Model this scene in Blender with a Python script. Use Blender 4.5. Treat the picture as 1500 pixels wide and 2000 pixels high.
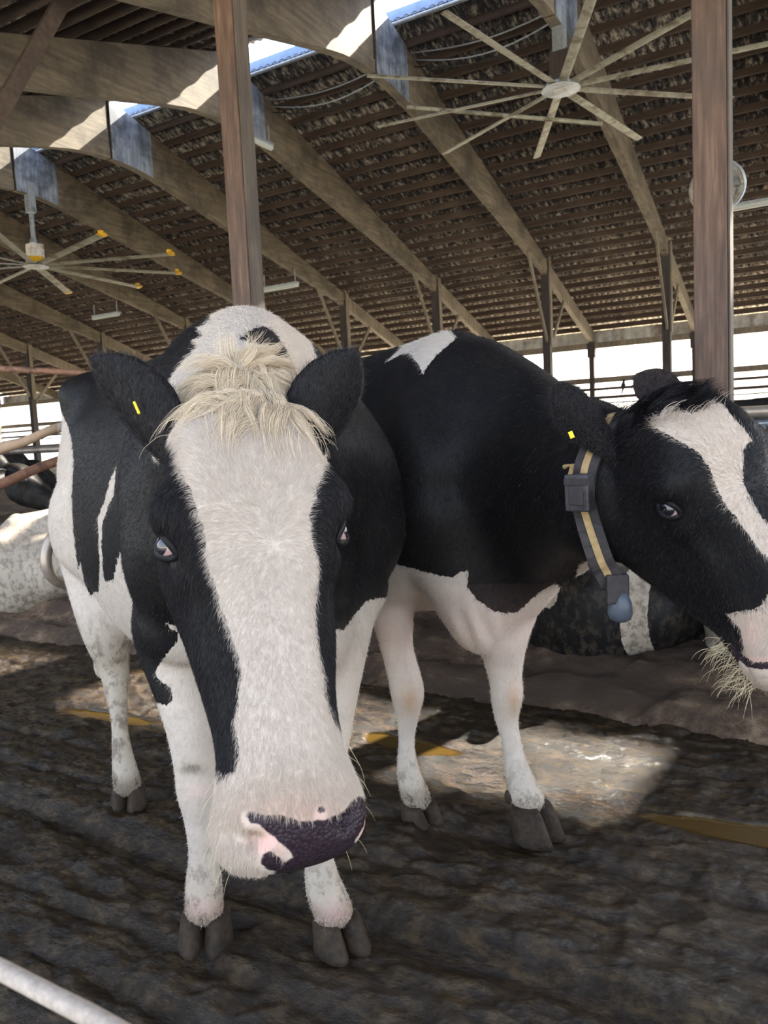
import bpy, bmesh, math, random
import numpy as np
from mathutils import Vector, Matrix, noise as mnoise

for o in list(bpy.data.objects):
    bpy.data.objects.remove(o)
SC = bpy.context.scene
COL = SC.collection
R = math.radians
rng = np.random.default_rng(7)
random.seed(7)

# ------------------------------------------------------------------ camera
YAW, PITCH, ROLL, FPX, CAMH = R(30.5), R(5.5), R(-2.8), 1520.0, 1.15
def cam_axes():
    f = Vector((-math.sin(YAW)*math.cos(PITCH), math.cos(YAW)*math.cos(PITCH), -math.sin(PITCH)))
    r = Vector((math.cos(YAW), math.sin(YAW), 0)); u = r.cross(f)
    c, s = math.cos(ROLL), math.sin(ROLL)
    return f, c*r + s*u, -s*r + c*u
CF, CR, CU = cam_axes()
cd = bpy.data.cameras.new('camera'); camo = bpy.data.objects.new('camera', cd); COL.objects.link(camo)
cd.sensor_fit = 'VERTICAL'; cd.sensor_height = 36.0; cd.lens = FPX/2000*36.0
cd.clip_start = 0.02; cd.clip_end = 500
cd.dof.use_dof = True; cd.dof.focus_distance = 1.35; cd.dof.aperture_fstop = cd.lens/2.1
M = Matrix((CR, CU, -CF)).transposed().to_4x4(); M.translation = Vector((0, 0, CAMH))
camo.matrix_world = M
SC.camera = camo

# ------------------------------------------------------------------ light
SUN = Vector((0.37, 1.163, 1.0)).normalized()
W = bpy.data.worlds.new('sky'); SC.world = W; W.use_nodes = True
nt = W.node_tree; nt.nodes.clear()
wo = nt.nodes.new('ShaderNodeOutputWorld'); wb = nt.nodes.new('ShaderNodeBackground')
sk = nt.nodes.new('ShaderNodeTexSky'); sk.sky_type = 'NISHITA'; sk.sun_disc = False
sk.sun_elevation = math.asin(SUN.z); sk.sun_rotation = math.atan2(SUN.x, SUN.y); sk.dust_density = 3.0; sk.ozone_density = 1.0
mx = nt.nodes.new('ShaderNodeMix'); mx.data_type = 'RGBA'; mx.inputs[0].default_value = 0.55
mx.inputs[7].default_value = (0.62, 0.66, 0.74, 1)
sc_ = nt.nodes.new('ShaderNodeVectorMath'); sc_.operation = 'SCALE'; sc_.inputs[3].default_value = 0.25
nt.links.new(sk.outputs[0], sc_.inputs[0]); nt.links.new(sc_.outputs[0], mx.inputs[6])
nt.links.new(mx.outputs[2], wb.inputs[0]); nt.links.new(wb.outputs[0], wo.inputs[0])
wb.inputs[1].default_value = 4.7
sl = bpy.data.lights.new('sun', 'SUN'); sl.energy = 25.0; sl.angle = R(0.53); sl.color = (1.0, 0.93, 0.80)
so = bpy.data.objects.new('sun', sl); COL.objects.link(so)
so.rotation_euler = SUN.to_track_quat('Z', 'Y').to_euler()
SC.view_settings.view_transform = 'Standard'; SC.view_settings.look = 'None'
SC.view_settings.gamma = 1.0; SC.view_settings.use_curve_mapping = False
SC.view_settings.exposure = 0.0

# ------------------------------------------------------------------ helpers
FH = Vector((-math.sin(YAW), math.cos(YAW), 0)); RH = Vector((math.cos(YAW), math.sin(YAW), 0))
def ray(px, py):
    return CF + CR*((px-750)/FPX) + CU*((1000-py)/FPX)
def Q(px, py, d):
    'point seen at a photo pixel, at horizontal depth d metres from the camera'
    v = ray(px, py); return Vector((0, 0, CAMH)) + v*(d/v.dot(FH))
def plane(px, py, axis, val):
    v = ray(px, py); o = Vector((0, 0, CAMH)); return o + v*((val-o[axis])/v[axis])
def wc(xc, d, z=0.0):
    v = RH*xc + FH*d; return Vector((v.x, v.y, z))

def props(o, label=None, cat=None, group=None, kind=None):
    if label: o['label'] = label
    if cat: o['category'] = cat
    if group: o['group'] = group
    if kind: o['kind'] = kind
    return o
def link(o, parent=None):
    COL.objects.link(o)
    if parent is not None:
        o.parent = parent
    return o
def empty(name, loc=(0, 0, 0), rz=0.0):
    o = bpy.data.objects.new(name, None); o.location = loc; o.rotation_euler = (0, 0, rz)
    o.empty_display_size = .1
    return link(o)
def mesh_obj(name, V, Fc, mat=None, parent=None, smooth=False, matrix=None):
    me = bpy.data.meshes.new(name)
    me.from_pydata([tuple(v) for v in V], [], Fc); me.update()
    if smooth: me.polygons.foreach_set('use_smooth', [True]*len(me.polygons))
    if mat is not None: me.materials.append(mat)
    o = bpy.data.objects.new(name, me); link(o, parent)
    if matrix is not None: o.matrix_world = matrix
    return o
class MB:
    'collects boxes, bars, tubes and lofts into one mesh'
    def __init__(s): s.V = []; s.F = []
    def add(s, V, Fc):
        n = len(s.V); s.V += [Vector(v) for v in V]; s.F += [tuple(i+n for i in f) for f in Fc]; return s
    def box(s, a, b):
        x0, y0, z0 = a; x1, y1, z1 = b
        return s.add([(x0,y0,z0),(x1,y0,z0),(x1,y1,z0),(x0,y1,z0),(x0,y0,z1),(x1,y0,z1),(x1,y1,z1),(x0,y1,z1)],
                     [(0,3,2,1),(4,5,6,7),(0,1,5,4),(1,2,6,5),(2,3,7,6),(3,0,4,7)])
    def bar(s, p, q, w, h, up=Vector((0, 0, 1))):
        p, q = Vector(p), Vector(q); d = (q-p).normalized(); x = d.cross(up)
        if x.length < 1e-4: x = d.cross(Vector((0, 1, 0)))
        x.normalize(); y = x.cross(d)
        V = [c+x*a*w/2+y*b*h/2 for c in (p, q) for a, b in ((-1,-1),(1,-1),(1,1),(-1,1))]
        return s.add(V, [(0,1,2,3),(7,6,5,4),(0,4,5,1),(1,5,6,2),(2,6,7,3),(3,7,4,0)])
    def tube(s, pts, r, n=10, cap=True, flat=1.0):
        pts = [Vector(p) for p in pts]; rs = r if isinstance(r, (list, tuple)) else [r]*len(pts)
        N = len(s.V); x = None
        for i, p in enumerate(pts):
            d = (pts[min(i+1, len(pts)-1)]-pts[max(i-1, 0)]).normalized()
            if x is None:
                x = d.cross(Vector((0, 0, 1)));  x = x if x.length > 1e-3 else Vector((1, 0, 0))
            x = (x - d*x.dot(d)).normalized(); y = d.cross(x)
            for k in range(n):
                a = 2*math.pi*k/n; s.V.append(p + x*math.cos(a)*rs[i] + y*math.sin(a)*rs[i]*flat)
        for i in range(len(pts)-1):
            for k in range(n):
                a = N+i*n+k; b = N+i*n+(k+1) % n; s.F.append((a, a+n, b+n, b))
        if cap:
            s.F.append(tuple(N+k for k in range(n))); m = N+(len(pts)-1)*n
            s.F.append(tuple(m+k for k in reversed(range(n))))
        return s
    def build(s, name, mat, parent=None, smooth=False, bevel=0, local=False):
        o = mesh_obj(name, s.V, s.F, mat, parent, smooth)
        if parent is not None and not local:
            o.matrix_parent_inverse = parent.matrix_basis.inverted()
        if bevel:
            m = o.modifiers.new('bevel', 'BEVEL'); m.width = bevel; m.segments = 2; m.limit_method = 'ANGLE'
        return o
def at_base(o, p):
    'move an object origin to p while its mesh stays where it is'
    p = Vector(p); o.data.transform(Matrix.Translation(-p)); o.location = p; return o

# ------------------------------------------------------------------ materials
MATS = {}
def new_mat(name):
    m = bpy.data.materials.new(name); m.use_nodes = True
    n = m.node_tree; b = n.nodes['Principled BSDF']; MATS[name] = m
    return m, n, b
def node(n, t, **kw):
    x = n.nodes.new(t)
    for k, v in kw.items():
        if k.startswith('i'): x.inputs[int(k[1:])].default_value = v
        else: setattr(x, k, v)
    return x
def ramp(n, src, stops):
    r = n.nodes.new('ShaderNodeValToRGB'); e = r.color_ramp.elements
    while len(e) < len(stops): e.new(0.5)
    for k, (p, c) in enumerate(stops): e[k].position = p; e[k].color = (*c, 1)
    n.links.new(src, r.inputs[0]); return r
def coords(n, scale=(1, 1, 1), rot=(0, 0, 0), kind='Object'):
    t = n.nodes.new('ShaderNodeTexCoord'); m = n.nodes.new('ShaderNodeMapping')
    m.inputs['Scale'].default_value = scale; m.inputs['Rotation'].default_value = rot
    n.links.new(t.outputs[kind], m.inputs[0]); return m.outputs[0]
def noise_tex(n, vec, scale, detail=6, rough=.6):
    t = n.nodes.new('ShaderNodeTexNoise'); t.inputs['Scale'].default_value = scale
    t.inputs['Detail'].default_value = detail; t.inputs['Roughness'].default_value = rough
    n.links.new(vec, t.inputs['Vector']); return t.outputs['Fac']
def bump(n, b, h, strength=.3, dist=.01):
    x = n.nodes.new('ShaderNodeBump'); x.inputs['Strength'].default_value = strength; x.inputs['Distance'].default_value = dist
    n.links.new(h, x.inputs['Height']); n.links.new(x.outputs[0], b.inputs['Normal']); return x
def mixc(n, fac, a, b, mode='MIX'):
    m = n.nodes.new('ShaderNodeMix'); m.data_type = 'RGBA'; m.blend_type = mode
    for s, i in ((fac, 0), (a, 6), (b, 7)):
        if isinstance(s, (int, float)): m.inputs[i].default_value = s
        elif isinstance(s, tuple): m.inputs[i].default_value = (*s, 1)
        else: n.links.new(s, m.inputs[i])
    return m.outputs[2]
def mth(n, op, a, b=None, c=None, clamp=False):
    m = n.nodes.new('ShaderNodeMath'); m.operation = op; m.use_clamp = clamp
    for k, s in enumerate((a, b, c)):
        if s is None: continue
        if isinstance(s, (int, float)): m.inputs[k].default_value = s
        else: n.links.new(s, m.inputs[k])
    return m.outputs[0]
def wood(name, c0, c1, axis=2, grain=30, rough=.75, dirt=None, dirt_amt=.5, streak=14):
    m, n, b = new_mat(name)
    s = [grain]*3; s[axis] = grain/18
    v = coords(n, tuple(s)); f = noise_tex(n, v, 1.0, 6, .65)
    s2 = [streak]*3; s2[axis] = streak/9
    g = noise_tex(n, coords(n, tuple(s2)), 1.0, 3, .5)
    r = ramp(n, f, [(.3, c0), (.72, c1)])
    c = mixc(n, mth(n, 'MULTIPLY_ADD', g, 1.6, -.45, True), r.outputs[0], tuple(x*.55 for x in c0))
    if dirt:
        d = noise_tex(n, coords(n, (1.3, 1.3, 1.3)), 1.0, 8, .7)
        dr = ramp(n, d, [(.45, (0, 0, 0)), (.62, (1, 1, 1))])
        c = mixc(n, mth(n, 'MULTIPLY', dr.outputs[0], dirt_amt), c, dirt)
    n.links.new(c, b.inputs['Base Color']); b.inputs['Roughness'].default_value = rough
    bump(n, b, f, .5, .004)
    return m
def plain(name, c, rough=.5, metal=0.0, var=.25, scale=20, spots=None):
    m, n, b = new_mat(name)
    f = noise_tex(n, coords(n), scale, 6, .65)
    r = ramp(n, f, [(.3, tuple(x*(1-var) for x in c)), (.7, tuple(min(1, x*(1+var)) for x in c))])
    col = r.outputs[0]
    if spots:
        g = noise_tex(n, coords(n), scale*.35, 8, .7)
        q = ramp(n, g, [(.5, (0, 0, 0)), (.62, (1, 1, 1))]); col = mixc(n, q.outputs[0], col, spots)
    n.links.new(col, b.inputs['Base Color']); b.inputs['Roughness'].default_value = rough; b.inputs['Metallic'].default_value = metal; b.inputs['Specular IOR Level'].default_value = .25
    bump(n, b, f, .15, .003)
    return m

# ------------------------------------------------------------------ barn
FX = [-3.77, -6.86, -10.15, -13.34, -16.58, -20.05, -24.43, -28.85]
FX_ALL = [5.9, 2.65, -0.60] + FX + [-33.2]
RY, RZ, SLOPE, EY, PY, NY = 11.95, 8.5, 0.325, 25.19, 20.8, 3.95   # ridge line, beam top there, far eave, far and near post lines
X0, X1 = -37.5, 9.0
YN = -0.9
def btop(y): return RZ - SLOPE*abs(y-RY)
m_glulam = wood('glulam', (.16, .132, .092), (.31, .255, .175), axis=1, grain=16, rough=.72, dirt=(.06, .05, .04), dirt_amt=.75)
m_glulam_end = wood('glulam_weathered', (.20, .23, .29), (.52, .60, .70), axis=2, grain=40, rough=.6, dirt=(.04, .05, .07), dirt_amt=.9)
m_purlin = wood('purlin_wood', (.085, .060, .046), (.15, .108, .084), axis=0, grain=24, rough=.8, dirt=(.05, .035, .03), dirt_amt=.6)
m_postgrey = wood('weathered_post_face', (.085, .066, .052), (.19, .155, .12), axis=2, grain=45, rough=.75, dirt=(.05, .04, .035), dirt_amt=.5)
m_redpost = wood('red_stained_post', (.095, .054, .038), (.26, .165, .122), axis=2, grain=55, rough=.7, dirt=(.07, .055, .05), dirt_amt=.55, streak=26)
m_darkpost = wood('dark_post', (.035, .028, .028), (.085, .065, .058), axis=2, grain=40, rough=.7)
m_palewood = wood('pale_brace', (.20, .17, .125), (.37, .32, .235), axis=2, grain=30, rough=.7, dirt=(.08, .06, .05), dirt_amt=.5)
m_galv = plain('galvanised_metal', (.42, .47, .52), rough=.42, metal=.6, scale=12)
m_rust = plain('rusty_pipe', (.26, .14, .09), rough=.6, metal=.2, scale=25, spots=(.10, .06, .05))
m_tanpipe = plain('tan_pipe', (.36, .30, .25), rough=.38, metal=.5, scale=18, spots=(.16, .13, .11))
m_blade = plain('dusty_blade', (.36, .36, .29), rough=.5, metal=.2, scale=9, spots=(.17, .145, .10))
m_yellow = plain('yellow_plastic', (.78, .46, .03), rough=.4)
m_white = plain('white_enamel', (.70, .70, .66), rough=.45, spots=(.35, .22, .14), scale=14)
m_cable = plain('black_cable', (.03, .03, .03), rough=.6)
m_tubeglass = plain('tube_cover', (.55, .60, .58), rough=.25, var=.1)
m_bluecap = plain('blue_flashing', (.30, .42, .66), rough=.4, var=.15, scale=5)
m_wallsheet = plain('pale_wall_sheet', (.50, .50, .47), rough=.55, metal=.1, scale=3, spots=(.20, .17, .14))

# mouldy underside of the roof sheets
def roof_mat():
    m, n, b = new_mat('mouldy_roof_sheet')
    v = coords(n, (13, 4, 4)); f = noise_tex(n, v, 1.0, 8, .8)
    r = ramp(n, f, [(.42, (.020, .020, .026)), (.50, (.085, .075, .068)), (.59, (.50, .44, .36))])
    g = noise_tex(n, coords(n, (.35, .25, .25)), 1.0, 3, .5)
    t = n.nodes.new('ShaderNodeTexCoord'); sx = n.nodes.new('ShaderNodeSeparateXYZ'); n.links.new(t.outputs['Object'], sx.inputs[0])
    far = mth(n, 'MULTIPLY_ADD', sx.outputs[1], .09, -1.55, True)      # bounced ground light painted in: sheets turn paler toward the open side wall
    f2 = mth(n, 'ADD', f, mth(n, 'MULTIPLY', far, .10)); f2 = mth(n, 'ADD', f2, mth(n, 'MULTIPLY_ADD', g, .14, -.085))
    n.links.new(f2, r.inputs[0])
    n.links.new(r.outputs[0], b.inputs['Base Color']); b.inputs['Roughness'].default_value = .8
    bump(n, b, f, .4, .01)
    return m
m_roof = roof_mat()

def corrugated(name, x0, x1, rows, mat, pitch=.17, amp=.022, per=6, thick=None):
    'rows = list of (y, z, nx?) points across the sheet; waves run along X'
    nx = int((x1-x0)/pitch*per); xs = np.linspace(x0, x1, nx+1); k = len(rows)
    w = np.sin(xs*2*math.pi/pitch)*amp
    V = []
    for (y, z, oy, oz) in rows:
        V += [(x, y+oy*a, z+oz*a) for x, a in zip(xs, w)]
    F = [(j*(nx+1)+i, j*(nx+1)+i+1, (j+1)*(nx+1)+i+1, (j+1)*(nx+1)+i) for j in range(k-1) for i in range(nx)]
    o = mesh_obj(name, V, F, mat, None, True)
    if thick:
        s = o.modifiers.new('solid', 'SOLIDIFY'); s.thickness = thick; s.offset = 1
    return o
SH = .20
def sheet(y): return btop(y)+SH
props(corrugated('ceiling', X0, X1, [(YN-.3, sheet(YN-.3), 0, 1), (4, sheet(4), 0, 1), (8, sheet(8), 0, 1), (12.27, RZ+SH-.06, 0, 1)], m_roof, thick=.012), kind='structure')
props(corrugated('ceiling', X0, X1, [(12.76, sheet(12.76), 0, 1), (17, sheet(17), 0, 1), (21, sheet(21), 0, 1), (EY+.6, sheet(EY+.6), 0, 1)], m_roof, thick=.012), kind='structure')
m = MB(); m.box((X0, 12.765, sheet(12.76)-.01), (X1, 12.785, sheet(12.76)+.17))
props(at_base(m.build('ridge_flashing', m_bluecap), (-4, 12.6, sheet(12.6))), 'long blue flashing board standing along the far edge of the open ridge slot', 'flashing')
m = MB(); m.tube([(X0, 12.74, sheet(12.8)-.07), (X1, 12.74, sheet(12.8)-.07)], .035, 12)
props(at_base(m.build('conduit_pipe', m_galv, smooth=True), (-4, 12.74, sheet(12.8)-.07)), 'pale grey round pipe running just below the blue ridge flashing', 'pipe')

def beam_under(y):
    a = abs(y-RY)
    pts = [(0, 7.25), (.5, 7.235), (1.0, 7.17), (1.7, 7.02), (3.2, 6.64), (7.9, 5.51), (9.2, 5.2)]
    for (a0, z0), (a1, z1) in zip(pts, pts[1:]):
        if a <= a1: return z0+(z1-z0)*(a-a0)/(a1-a0)
    return pts[-1][1]
def make_frame(x, name_post=True):
    root = empty('roof_frame', (x, RY, RZ))
    th = .135
    for side, (ya, yb) in (('near', (NY-.55, RY-.02)), ('far', (RY+.02, PY+.12))):
        ys = np.linspace(ya, yb, 26); m = MB()
        V = [];
        for y in ys:
            for sx in (-th/2, th/2):
                V += [(x+sx, y, beam_under(y)), (x+sx, y, btop(y))]
        F = []
        for i in range(len(ys)-1):
            a = i*4; b = a+4
            F += [(a, b, b+1, a+1), (a+2, a+3, b+3, b+2), (a, a+2, b+2, b), (a+1, b+1, b+3, a+3)]
        F += [(0, 1, 3, 2)]; e = (len(ys)-1)*4; F += [(e, e+2, e+3, e+1)]
        m.add(V, F)
        # bottom laminated flange
        V = []
        for y in ys:
            for sx in (-th/2-.018, th/2+.018):
                V += [(x+sx, y, beam_under(y)-.006), (x+sx, y, beam_under(y)+.20)]
        m.add(V, F)
        o = m.build('glulam_beam', m_glulam, root, bevel=.004)
        # the pale weathered end panel at the ridge joint
        m = MB(); s = 1 if side == 'far' else -1
        L = 1.15 if side == 'far' else .62
        ys = np.linspace(RY+.03*s, RY+L*s, 10); V = []
        for y in ys:
            for sx in (-th/2-.026, th/2+.026):
                V += [(x+sx, y, beam_under(y)+(.0 if side == 'far' else .205)), (x+sx, y, btop(y)-.01)]
        F2 = []
        for i in range(9):
            a = i*4; b = a+4
            F2 += [(a, b, b+1, a+1), (a+2, a+3, b+3, b+2), (a, a+2, b+2, b), (a+1, b+1, b+3, a+3)]
        F2 += [(0, 1, 3, 2), (36, 38, 39, 37)]
        m.add(V, F2)
        if side == 'far': m.build('joint_panel', m_glulam_end, root)
    # lower eave members
    m = MB()
    for a, b in (((PY-.3, EY+.45)), ((NY+.3, YN))):
        d = 1 if b > a else -1
        V = []
        for y in (a, b):
            for sx in (-.07, .07):
                V += [(x+sx, y, btop(y)-.40), (x+sx, y, btop(y)-.01)]
        m.add(V, [(0,4,5,1),(2,3,7,6),(0,2,6,4),(1,5,7,3),(0,1,3,2),(4,6,7,5)])
    m.build('eave_rafter', m_palewood, root)
    return root
for i, x in enumerate(FX_ALL):
    f = make_frame(x)
    props(f, cat='roof beam', group='arched roof beams')
    j = FX.index(x) if x in FX else None
    f['label'] = {0: 'arched timber roof beam that the big fan with bare blade tips hangs from',
                  1: 'arched timber roof beam whose ridge joint shows beside the top edge, left of the big bare-tipped fan',
                  2: 'arched timber roof beam whose ridge joint hides behind the left red post',
                  3: 'arched timber roof beam with its ridge joint midway between red post and yellow-tipped fan',
                  4: 'arched timber roof beam that the fan with yellow blade tips hangs from'}.get(j, 'arched timber roof beam further down the barn, beyond the yellow-tipped fan' if (j is not None and j > 4) or x < -30 else 'arched timber roof beam above the cows, nearer than both fans')

# purlins: boards on edge across the beams
def purlin(y, label, group):
    z = btop(y)
    m = MB(); s = SLOPE*(1 if y > RY else -1); c = math.cos(math.atan(s)); sn = math.sin(math.atan(s))
    V = []
    for x in (X0, X1):
        for a, b in ((-.022, 0), (.022, 0), (.022, .15), (-.022, .15)):
            V.append((x, y + a*c + b*sn, z - a*sn + b*c))
    m.add(V, [(0,3,2,1),(4,5,6,7),(0,1,5,4),(1,2,6,5),(2,3,7,6),(3,0,4,7)])
    o = m.build('purlin', m_purlin); at_base(o, (-4, y, z)); return props(o, label, 'purlin', group)
for k in range(27):
    purlin(13.14+k*.463, 'long brown board purlin under the far roof slope', 'purlins under the far roof slope')
for k in range(20):
    purlin(11.75-k*.463, 'long dark board purlin under the near roof slope', 'purlins under the near roof slope')

# far posts with braces
def far_post(i, x):
    root = empty('interior_post', (x, PY, 0))
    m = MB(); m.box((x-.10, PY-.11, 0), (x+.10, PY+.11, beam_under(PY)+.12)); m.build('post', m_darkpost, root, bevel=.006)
    m = MB(); m.box((x+.101, PY-.06, 3.4), (x+.135, PY+.10, beam_under(PY)+.35)); m.build('side_board', m_palewood, root)
    m = MB(); m.bar((x+.03, PY-1.45, beam_under(PY-1.45)+.05), (x+.03, PY-.1, 3.5), .05, .11); m.build('brace', m_palewood, root)
    m = MB(); m.bar((x+.03, PY+1.5, btop(PY+1.5)-.35), (x+.03, PY+.1, 3.25), .05, .11); m.build('brace', m_palewood, root)
    return root
FPL = {0: 'dark interior post nearest the right red post, on its left', 1: 'dark interior post above the right cow\'s neck, second from the right red post',
       2: 'dark interior post rising just above the right cow\'s withers', 3: 'dark interior post rising behind the right cow\'s rump, above its back line',
       4: 'dark interior post hidden beside the left red post', 5: 'dark interior post at the left cow\'s withers, with crossed braces on its left',
       6: 'dark interior post above the left cow\'s back with a brace each side', 7: 'dark interior post beside the left window opening, with crossed braces'}
for i, x in enumerate(FX):
    props(far_post(i, x), FPL[i], 'post', 'posts of the far row')

# near red posts
def red_post(x, y, label, brace=False):
    root = empty('support_post', (x, y, 0)); w = .088
    m = MB(); m.box((x-w, y-w, .0), (x+w, y+w, beam_under(y)+.1)); m.build('post', m_redpost, root, bevel=.008)
    m = MB()
    m.box((x-w-.028, y-w+.01, beam_under(y)-.55), (x-w-.002, y+w-.01, btop(y))); m.build('side_cleat', m_redpost, root, bevel=.004)
    m = MB(); m.box((x+w+.002, y-w+.012, 0), (x+w+.014, y+w-.012, beam_under(y)-.5)); m.build('edge_board', m_postgrey, root, bevel=.003)
    if brace: a_, b_ = plane(12, 195, 0, x), plane(128, -8, 0, x); d_ = b_-a_; m = MB(); m.bar(a_-d_*.35, b_+d_*.06, .07, .17); m.build('brace', m_purlin, root)
    return root
NP = 4.9
props(red_post(-4.03, NP, ''), 'tall reddish timber post rising behind the left cow\'s head', 'post', 'red posts')
props(red_post(-0.635, NP, ''), 'tall reddish timber post at the right, behind the right cow\'s head', 'post', 'red posts')
p = red_post(-7.75, NP, '', True); props(p, 'timber post outside the left edge with a diagonal brace crossing the top left corner', 'post', 'red posts')

# far wall
m = MB(); m.box((X0, EY-.06, 3.62), (X1, EY+.06, 3.80)); m.build('trim_1', m_palewood)['kind'] = 'structure'
o = corrugated('wall_far', X0, X1, [(EY+.12, 3.66, 1, 0), (EY+.12, 4.18, 1, 0)], m_wallsheet, pitch=.30, amp=.02); o['kind'] = 'structure'
m = MB(); m.box((X0, EY-.05, 2.53), (X1, EY+.05, 2.70)); m.build('trim_2', m_palewood)['kind'] = 'structure'
m = MB(); m.box((X0, EY-.05, .0), (X1, EY+.15, .55)); m.build('trim_3', m_wallsheet)['kind'] = 'structure'
xs_mid = []
for i, x in enumerate([2.65, -.6]+FX):
    m = MB(); m.box((x-.075, EY-.08, 0), (x+.075, EY+.08, 3.75)); m.box((x-.12, EY-.10, 3.35), (x+.12, EY+.10, 3.8))
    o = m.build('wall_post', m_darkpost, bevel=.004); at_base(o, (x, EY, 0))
    props(o, 'slim dark wall post standing in the bright far opening', 'post', 'wall posts in the far opening')
for z, r_ in ((2.33, .045), (2.06, .05), (1.88, .02), (1.55, .05)):
    m = MB(); m.tube([(X0, EY-.1, z), (X1, EY-.1, z)], r_, 8)
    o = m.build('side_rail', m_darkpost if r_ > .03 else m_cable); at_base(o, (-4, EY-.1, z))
    props(o, 'long dark horizontal rail across the bright far opening', 'rail', 'rails across the far opening')
# far wall turns solid at the left part
m = MB(); m.box((-31.5, EY+.07, .5), (-28.6, EY+.11, 3.7)); m.build('wall_left', m_wallsheet)['kind'] = 'structure'
m = MB(); m.box((X0-.1, YN, 0), (X0, EY, 6)); m.build('wall_end', m_wallsheet)['kind'] = 'structure'

# outside ground
m_gravel = plain('pale_gravel', (.74, .66, .50), rough=.95, scale=3)
m = MB(); m.add([(-160, EY+.3, -.15), (160, EY+.3, -.15), (160, 200, -.15), (-160, 200, -.15)], [(0, 1, 2, 3)])
o = m.build('ground', m_gravel); o['kind'] = 'structure'
m = MB(); m.add([(-160, -80, -.15), (160, -80, -.15), (160, YN-.6, -.15), (-160, YN-.6, -.15)], [(0, 1, 2, 3)])
o = m.build('ground', m_gravel); o['kind'] = 'structure'

# fans
def airfoil(m, p0, p1, chord, thick, pitch_ang, nseg=2):
    p0, p1 = Vector(p0), Vector(p1); d = (p1-p0).normalized(); side = d.cross(Vector((0, 0, 1))).normalized()
    up = Vector((0, 0, 1)); c = side*math.cos(pitch_ang)+up*math.sin(pitch_ang); n = c.cross(d)
    prof = [(-.5, 0), (-.35, .5), (-.1, .7), (.2, .5), (.5, 0), (.2, -.25), (-.1, -.3), (-.35, -.25)]
    N = len(prof); V = []
    for q in (p0, p1):
        V += [q+c*(a*chord)+n*(b*thick) for a, b in prof]
    m.add(V, [tuple(range(N)), tuple(range(2*N-1, N-1, -1))]+[(k, N+k, N+(k+1) % N, (k+1) % N) for k in range(N)])
def big_fan(hub, zbeam, radius, nb, phase, chord, tips, droop, label):
    hub = Vector(hub); root = empty('ceiling_fan', hub)
    m = MB(); m.box((hub.x-.09, hub.y-.09, zbeam-.42), (hub.x+.09, hub.y+.09, zbeam+.28)); m.build('mount_box', m_galv, root, bevel=.01)
    m = MB(); m.tube([(hub.x, hub.y, zbeam-.1), (hub.x, hub.y, hub.z+.5)], .055, 12); m.tube([(hub.x, hub.y, hub.z+.62), (hub.x, hub.y, hub.z+.40)], [.07, .13], 12)
    m.build('down_rod', m_galv, root, smooth=False)
    m = MB(); m.box((hub.x-.13, hub.y-.15, hub.z+.18), (hub.x+.17, hub.y+.15, hub.z+.50)); mm = m.build('motor', m_white if tips else m_darkpost, root, bevel=.02)
    if tips:
        m = MB(); m.tube([(hub.x, hub.y, hub.z+.19), (hub.x, hub.y, hub.z+.05)], [.2, .22], 18); m.build('motor_skirt', m_yellow, root)
    m = MB(); m.tube([hub+Vector((0, 0, .045)), hub+Vector((0, 0, -.03))], [.24, .30], 24)
    hb = m.build('hub', m_galv, root, bevel=.006)
    m = MB(); m.box((hub.x-.10, hub.y-.07, hub.z-.04), (hub.x+.10, hub.y+.07, hub.z-.028)); m.build('hub_plate', m_white, root)
    for k in range(nb):
        a = phase+2*math.pi*k/nb; d = Vector((math.cos(a), math.sin(a), 0))
        m = MB(); tip = hub+d*radius+Vector((0, 0, -droop)); airfoil(m, hub+d*.18, tip, chord, .035, R(9))
        bl = m.build('blade', m_blade, root)
        if tips:
            m = MB(); side = d.cross(Vector((0, 0, 1)))
            airfoil(m, tip-d*.02, tip+d*.10, chord*1.12, .07, R(9)); m.box(tip-Vector((.04, .04, .0)), tip+Vector((.04, .04, .10)))
            m.build('blade_tip', m_yellow, bl)
    for sx in (-.5, .5):
        m = MB(); m.tube([(hub.x+sx*.2, hub.y, zbeam-.3), (hub.x+sx*.35, hub.y+.05, zbeam-.55), (hub.x+sx*.25, hub.y, hub.z+.4)], .008, 6); m.build('cable', m_cable, root)
    root['label'] = label; root['category'] = 'fan'; root['group'] = 'big ceiling fans'
    return root
h1 = plane(1095, 172, 0, FX[0]+.0)
h1 = plane(1095, 172, 1, 12.35)
big_fan(h1, beam_under(12.35), 3.05, 10, R(8), .14, False, 0.0, 'large dusty ten-bladed ceiling fan without coloured tips, left of the right red post')
h2 = plane(70, 519, 1, 12.35)
big_fan(h2, beam_under(12.35), 3.35, 10, R(-14), .19, True, 0.0, 'large ceiling fan with yellow blade tips and white motor box at the left')
print('fans', h1, h2)

# drum fan behind the right post, tube lights
def strip_light(c, L, label, along=0):
    c = Vector(c); root = empty('tube_light', c); dx = Vector((1, 0, 0)) if along == 0 else Vector((0, 1, 0))
    m = MB(); m.bar(c-dx*L/2+Vector((0, 0, .06)), c+dx*L/2+Vector((0, 0, .06)), .12, .05); m.build('housing', m_galv, root, bevel=.004)
    m = MB(); m.tube([c-dx*L*.48, c+dx*L*.48], .055, 10); m.build('tube_cover', m_tubeglass, root, smooth=False)
    for s in (-1, 1):
        m = MB(); m.bar(c+dx*s*L*.42+Vector((0, 0, .08)), c+dx*s*L*.42+Vector((0, 0, .42)), .02, .02); m.build('hanger', m_galv, root)
    return props(root, label, 'light', 'tube lights')
strip_light(plane(1450, 404, 1, 17.5), 1.2, 'tube light hanging beside the round drum fan behind the right post')
strip_light(plane(547, 562, 1, 17.5), 1.25, 'tube light hanging just right of the left red post')
strip_light(plane(207, 618, 1, 17.5), 1.25, 'tube light hanging low at the left, above the left cow\'s back')
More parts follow.
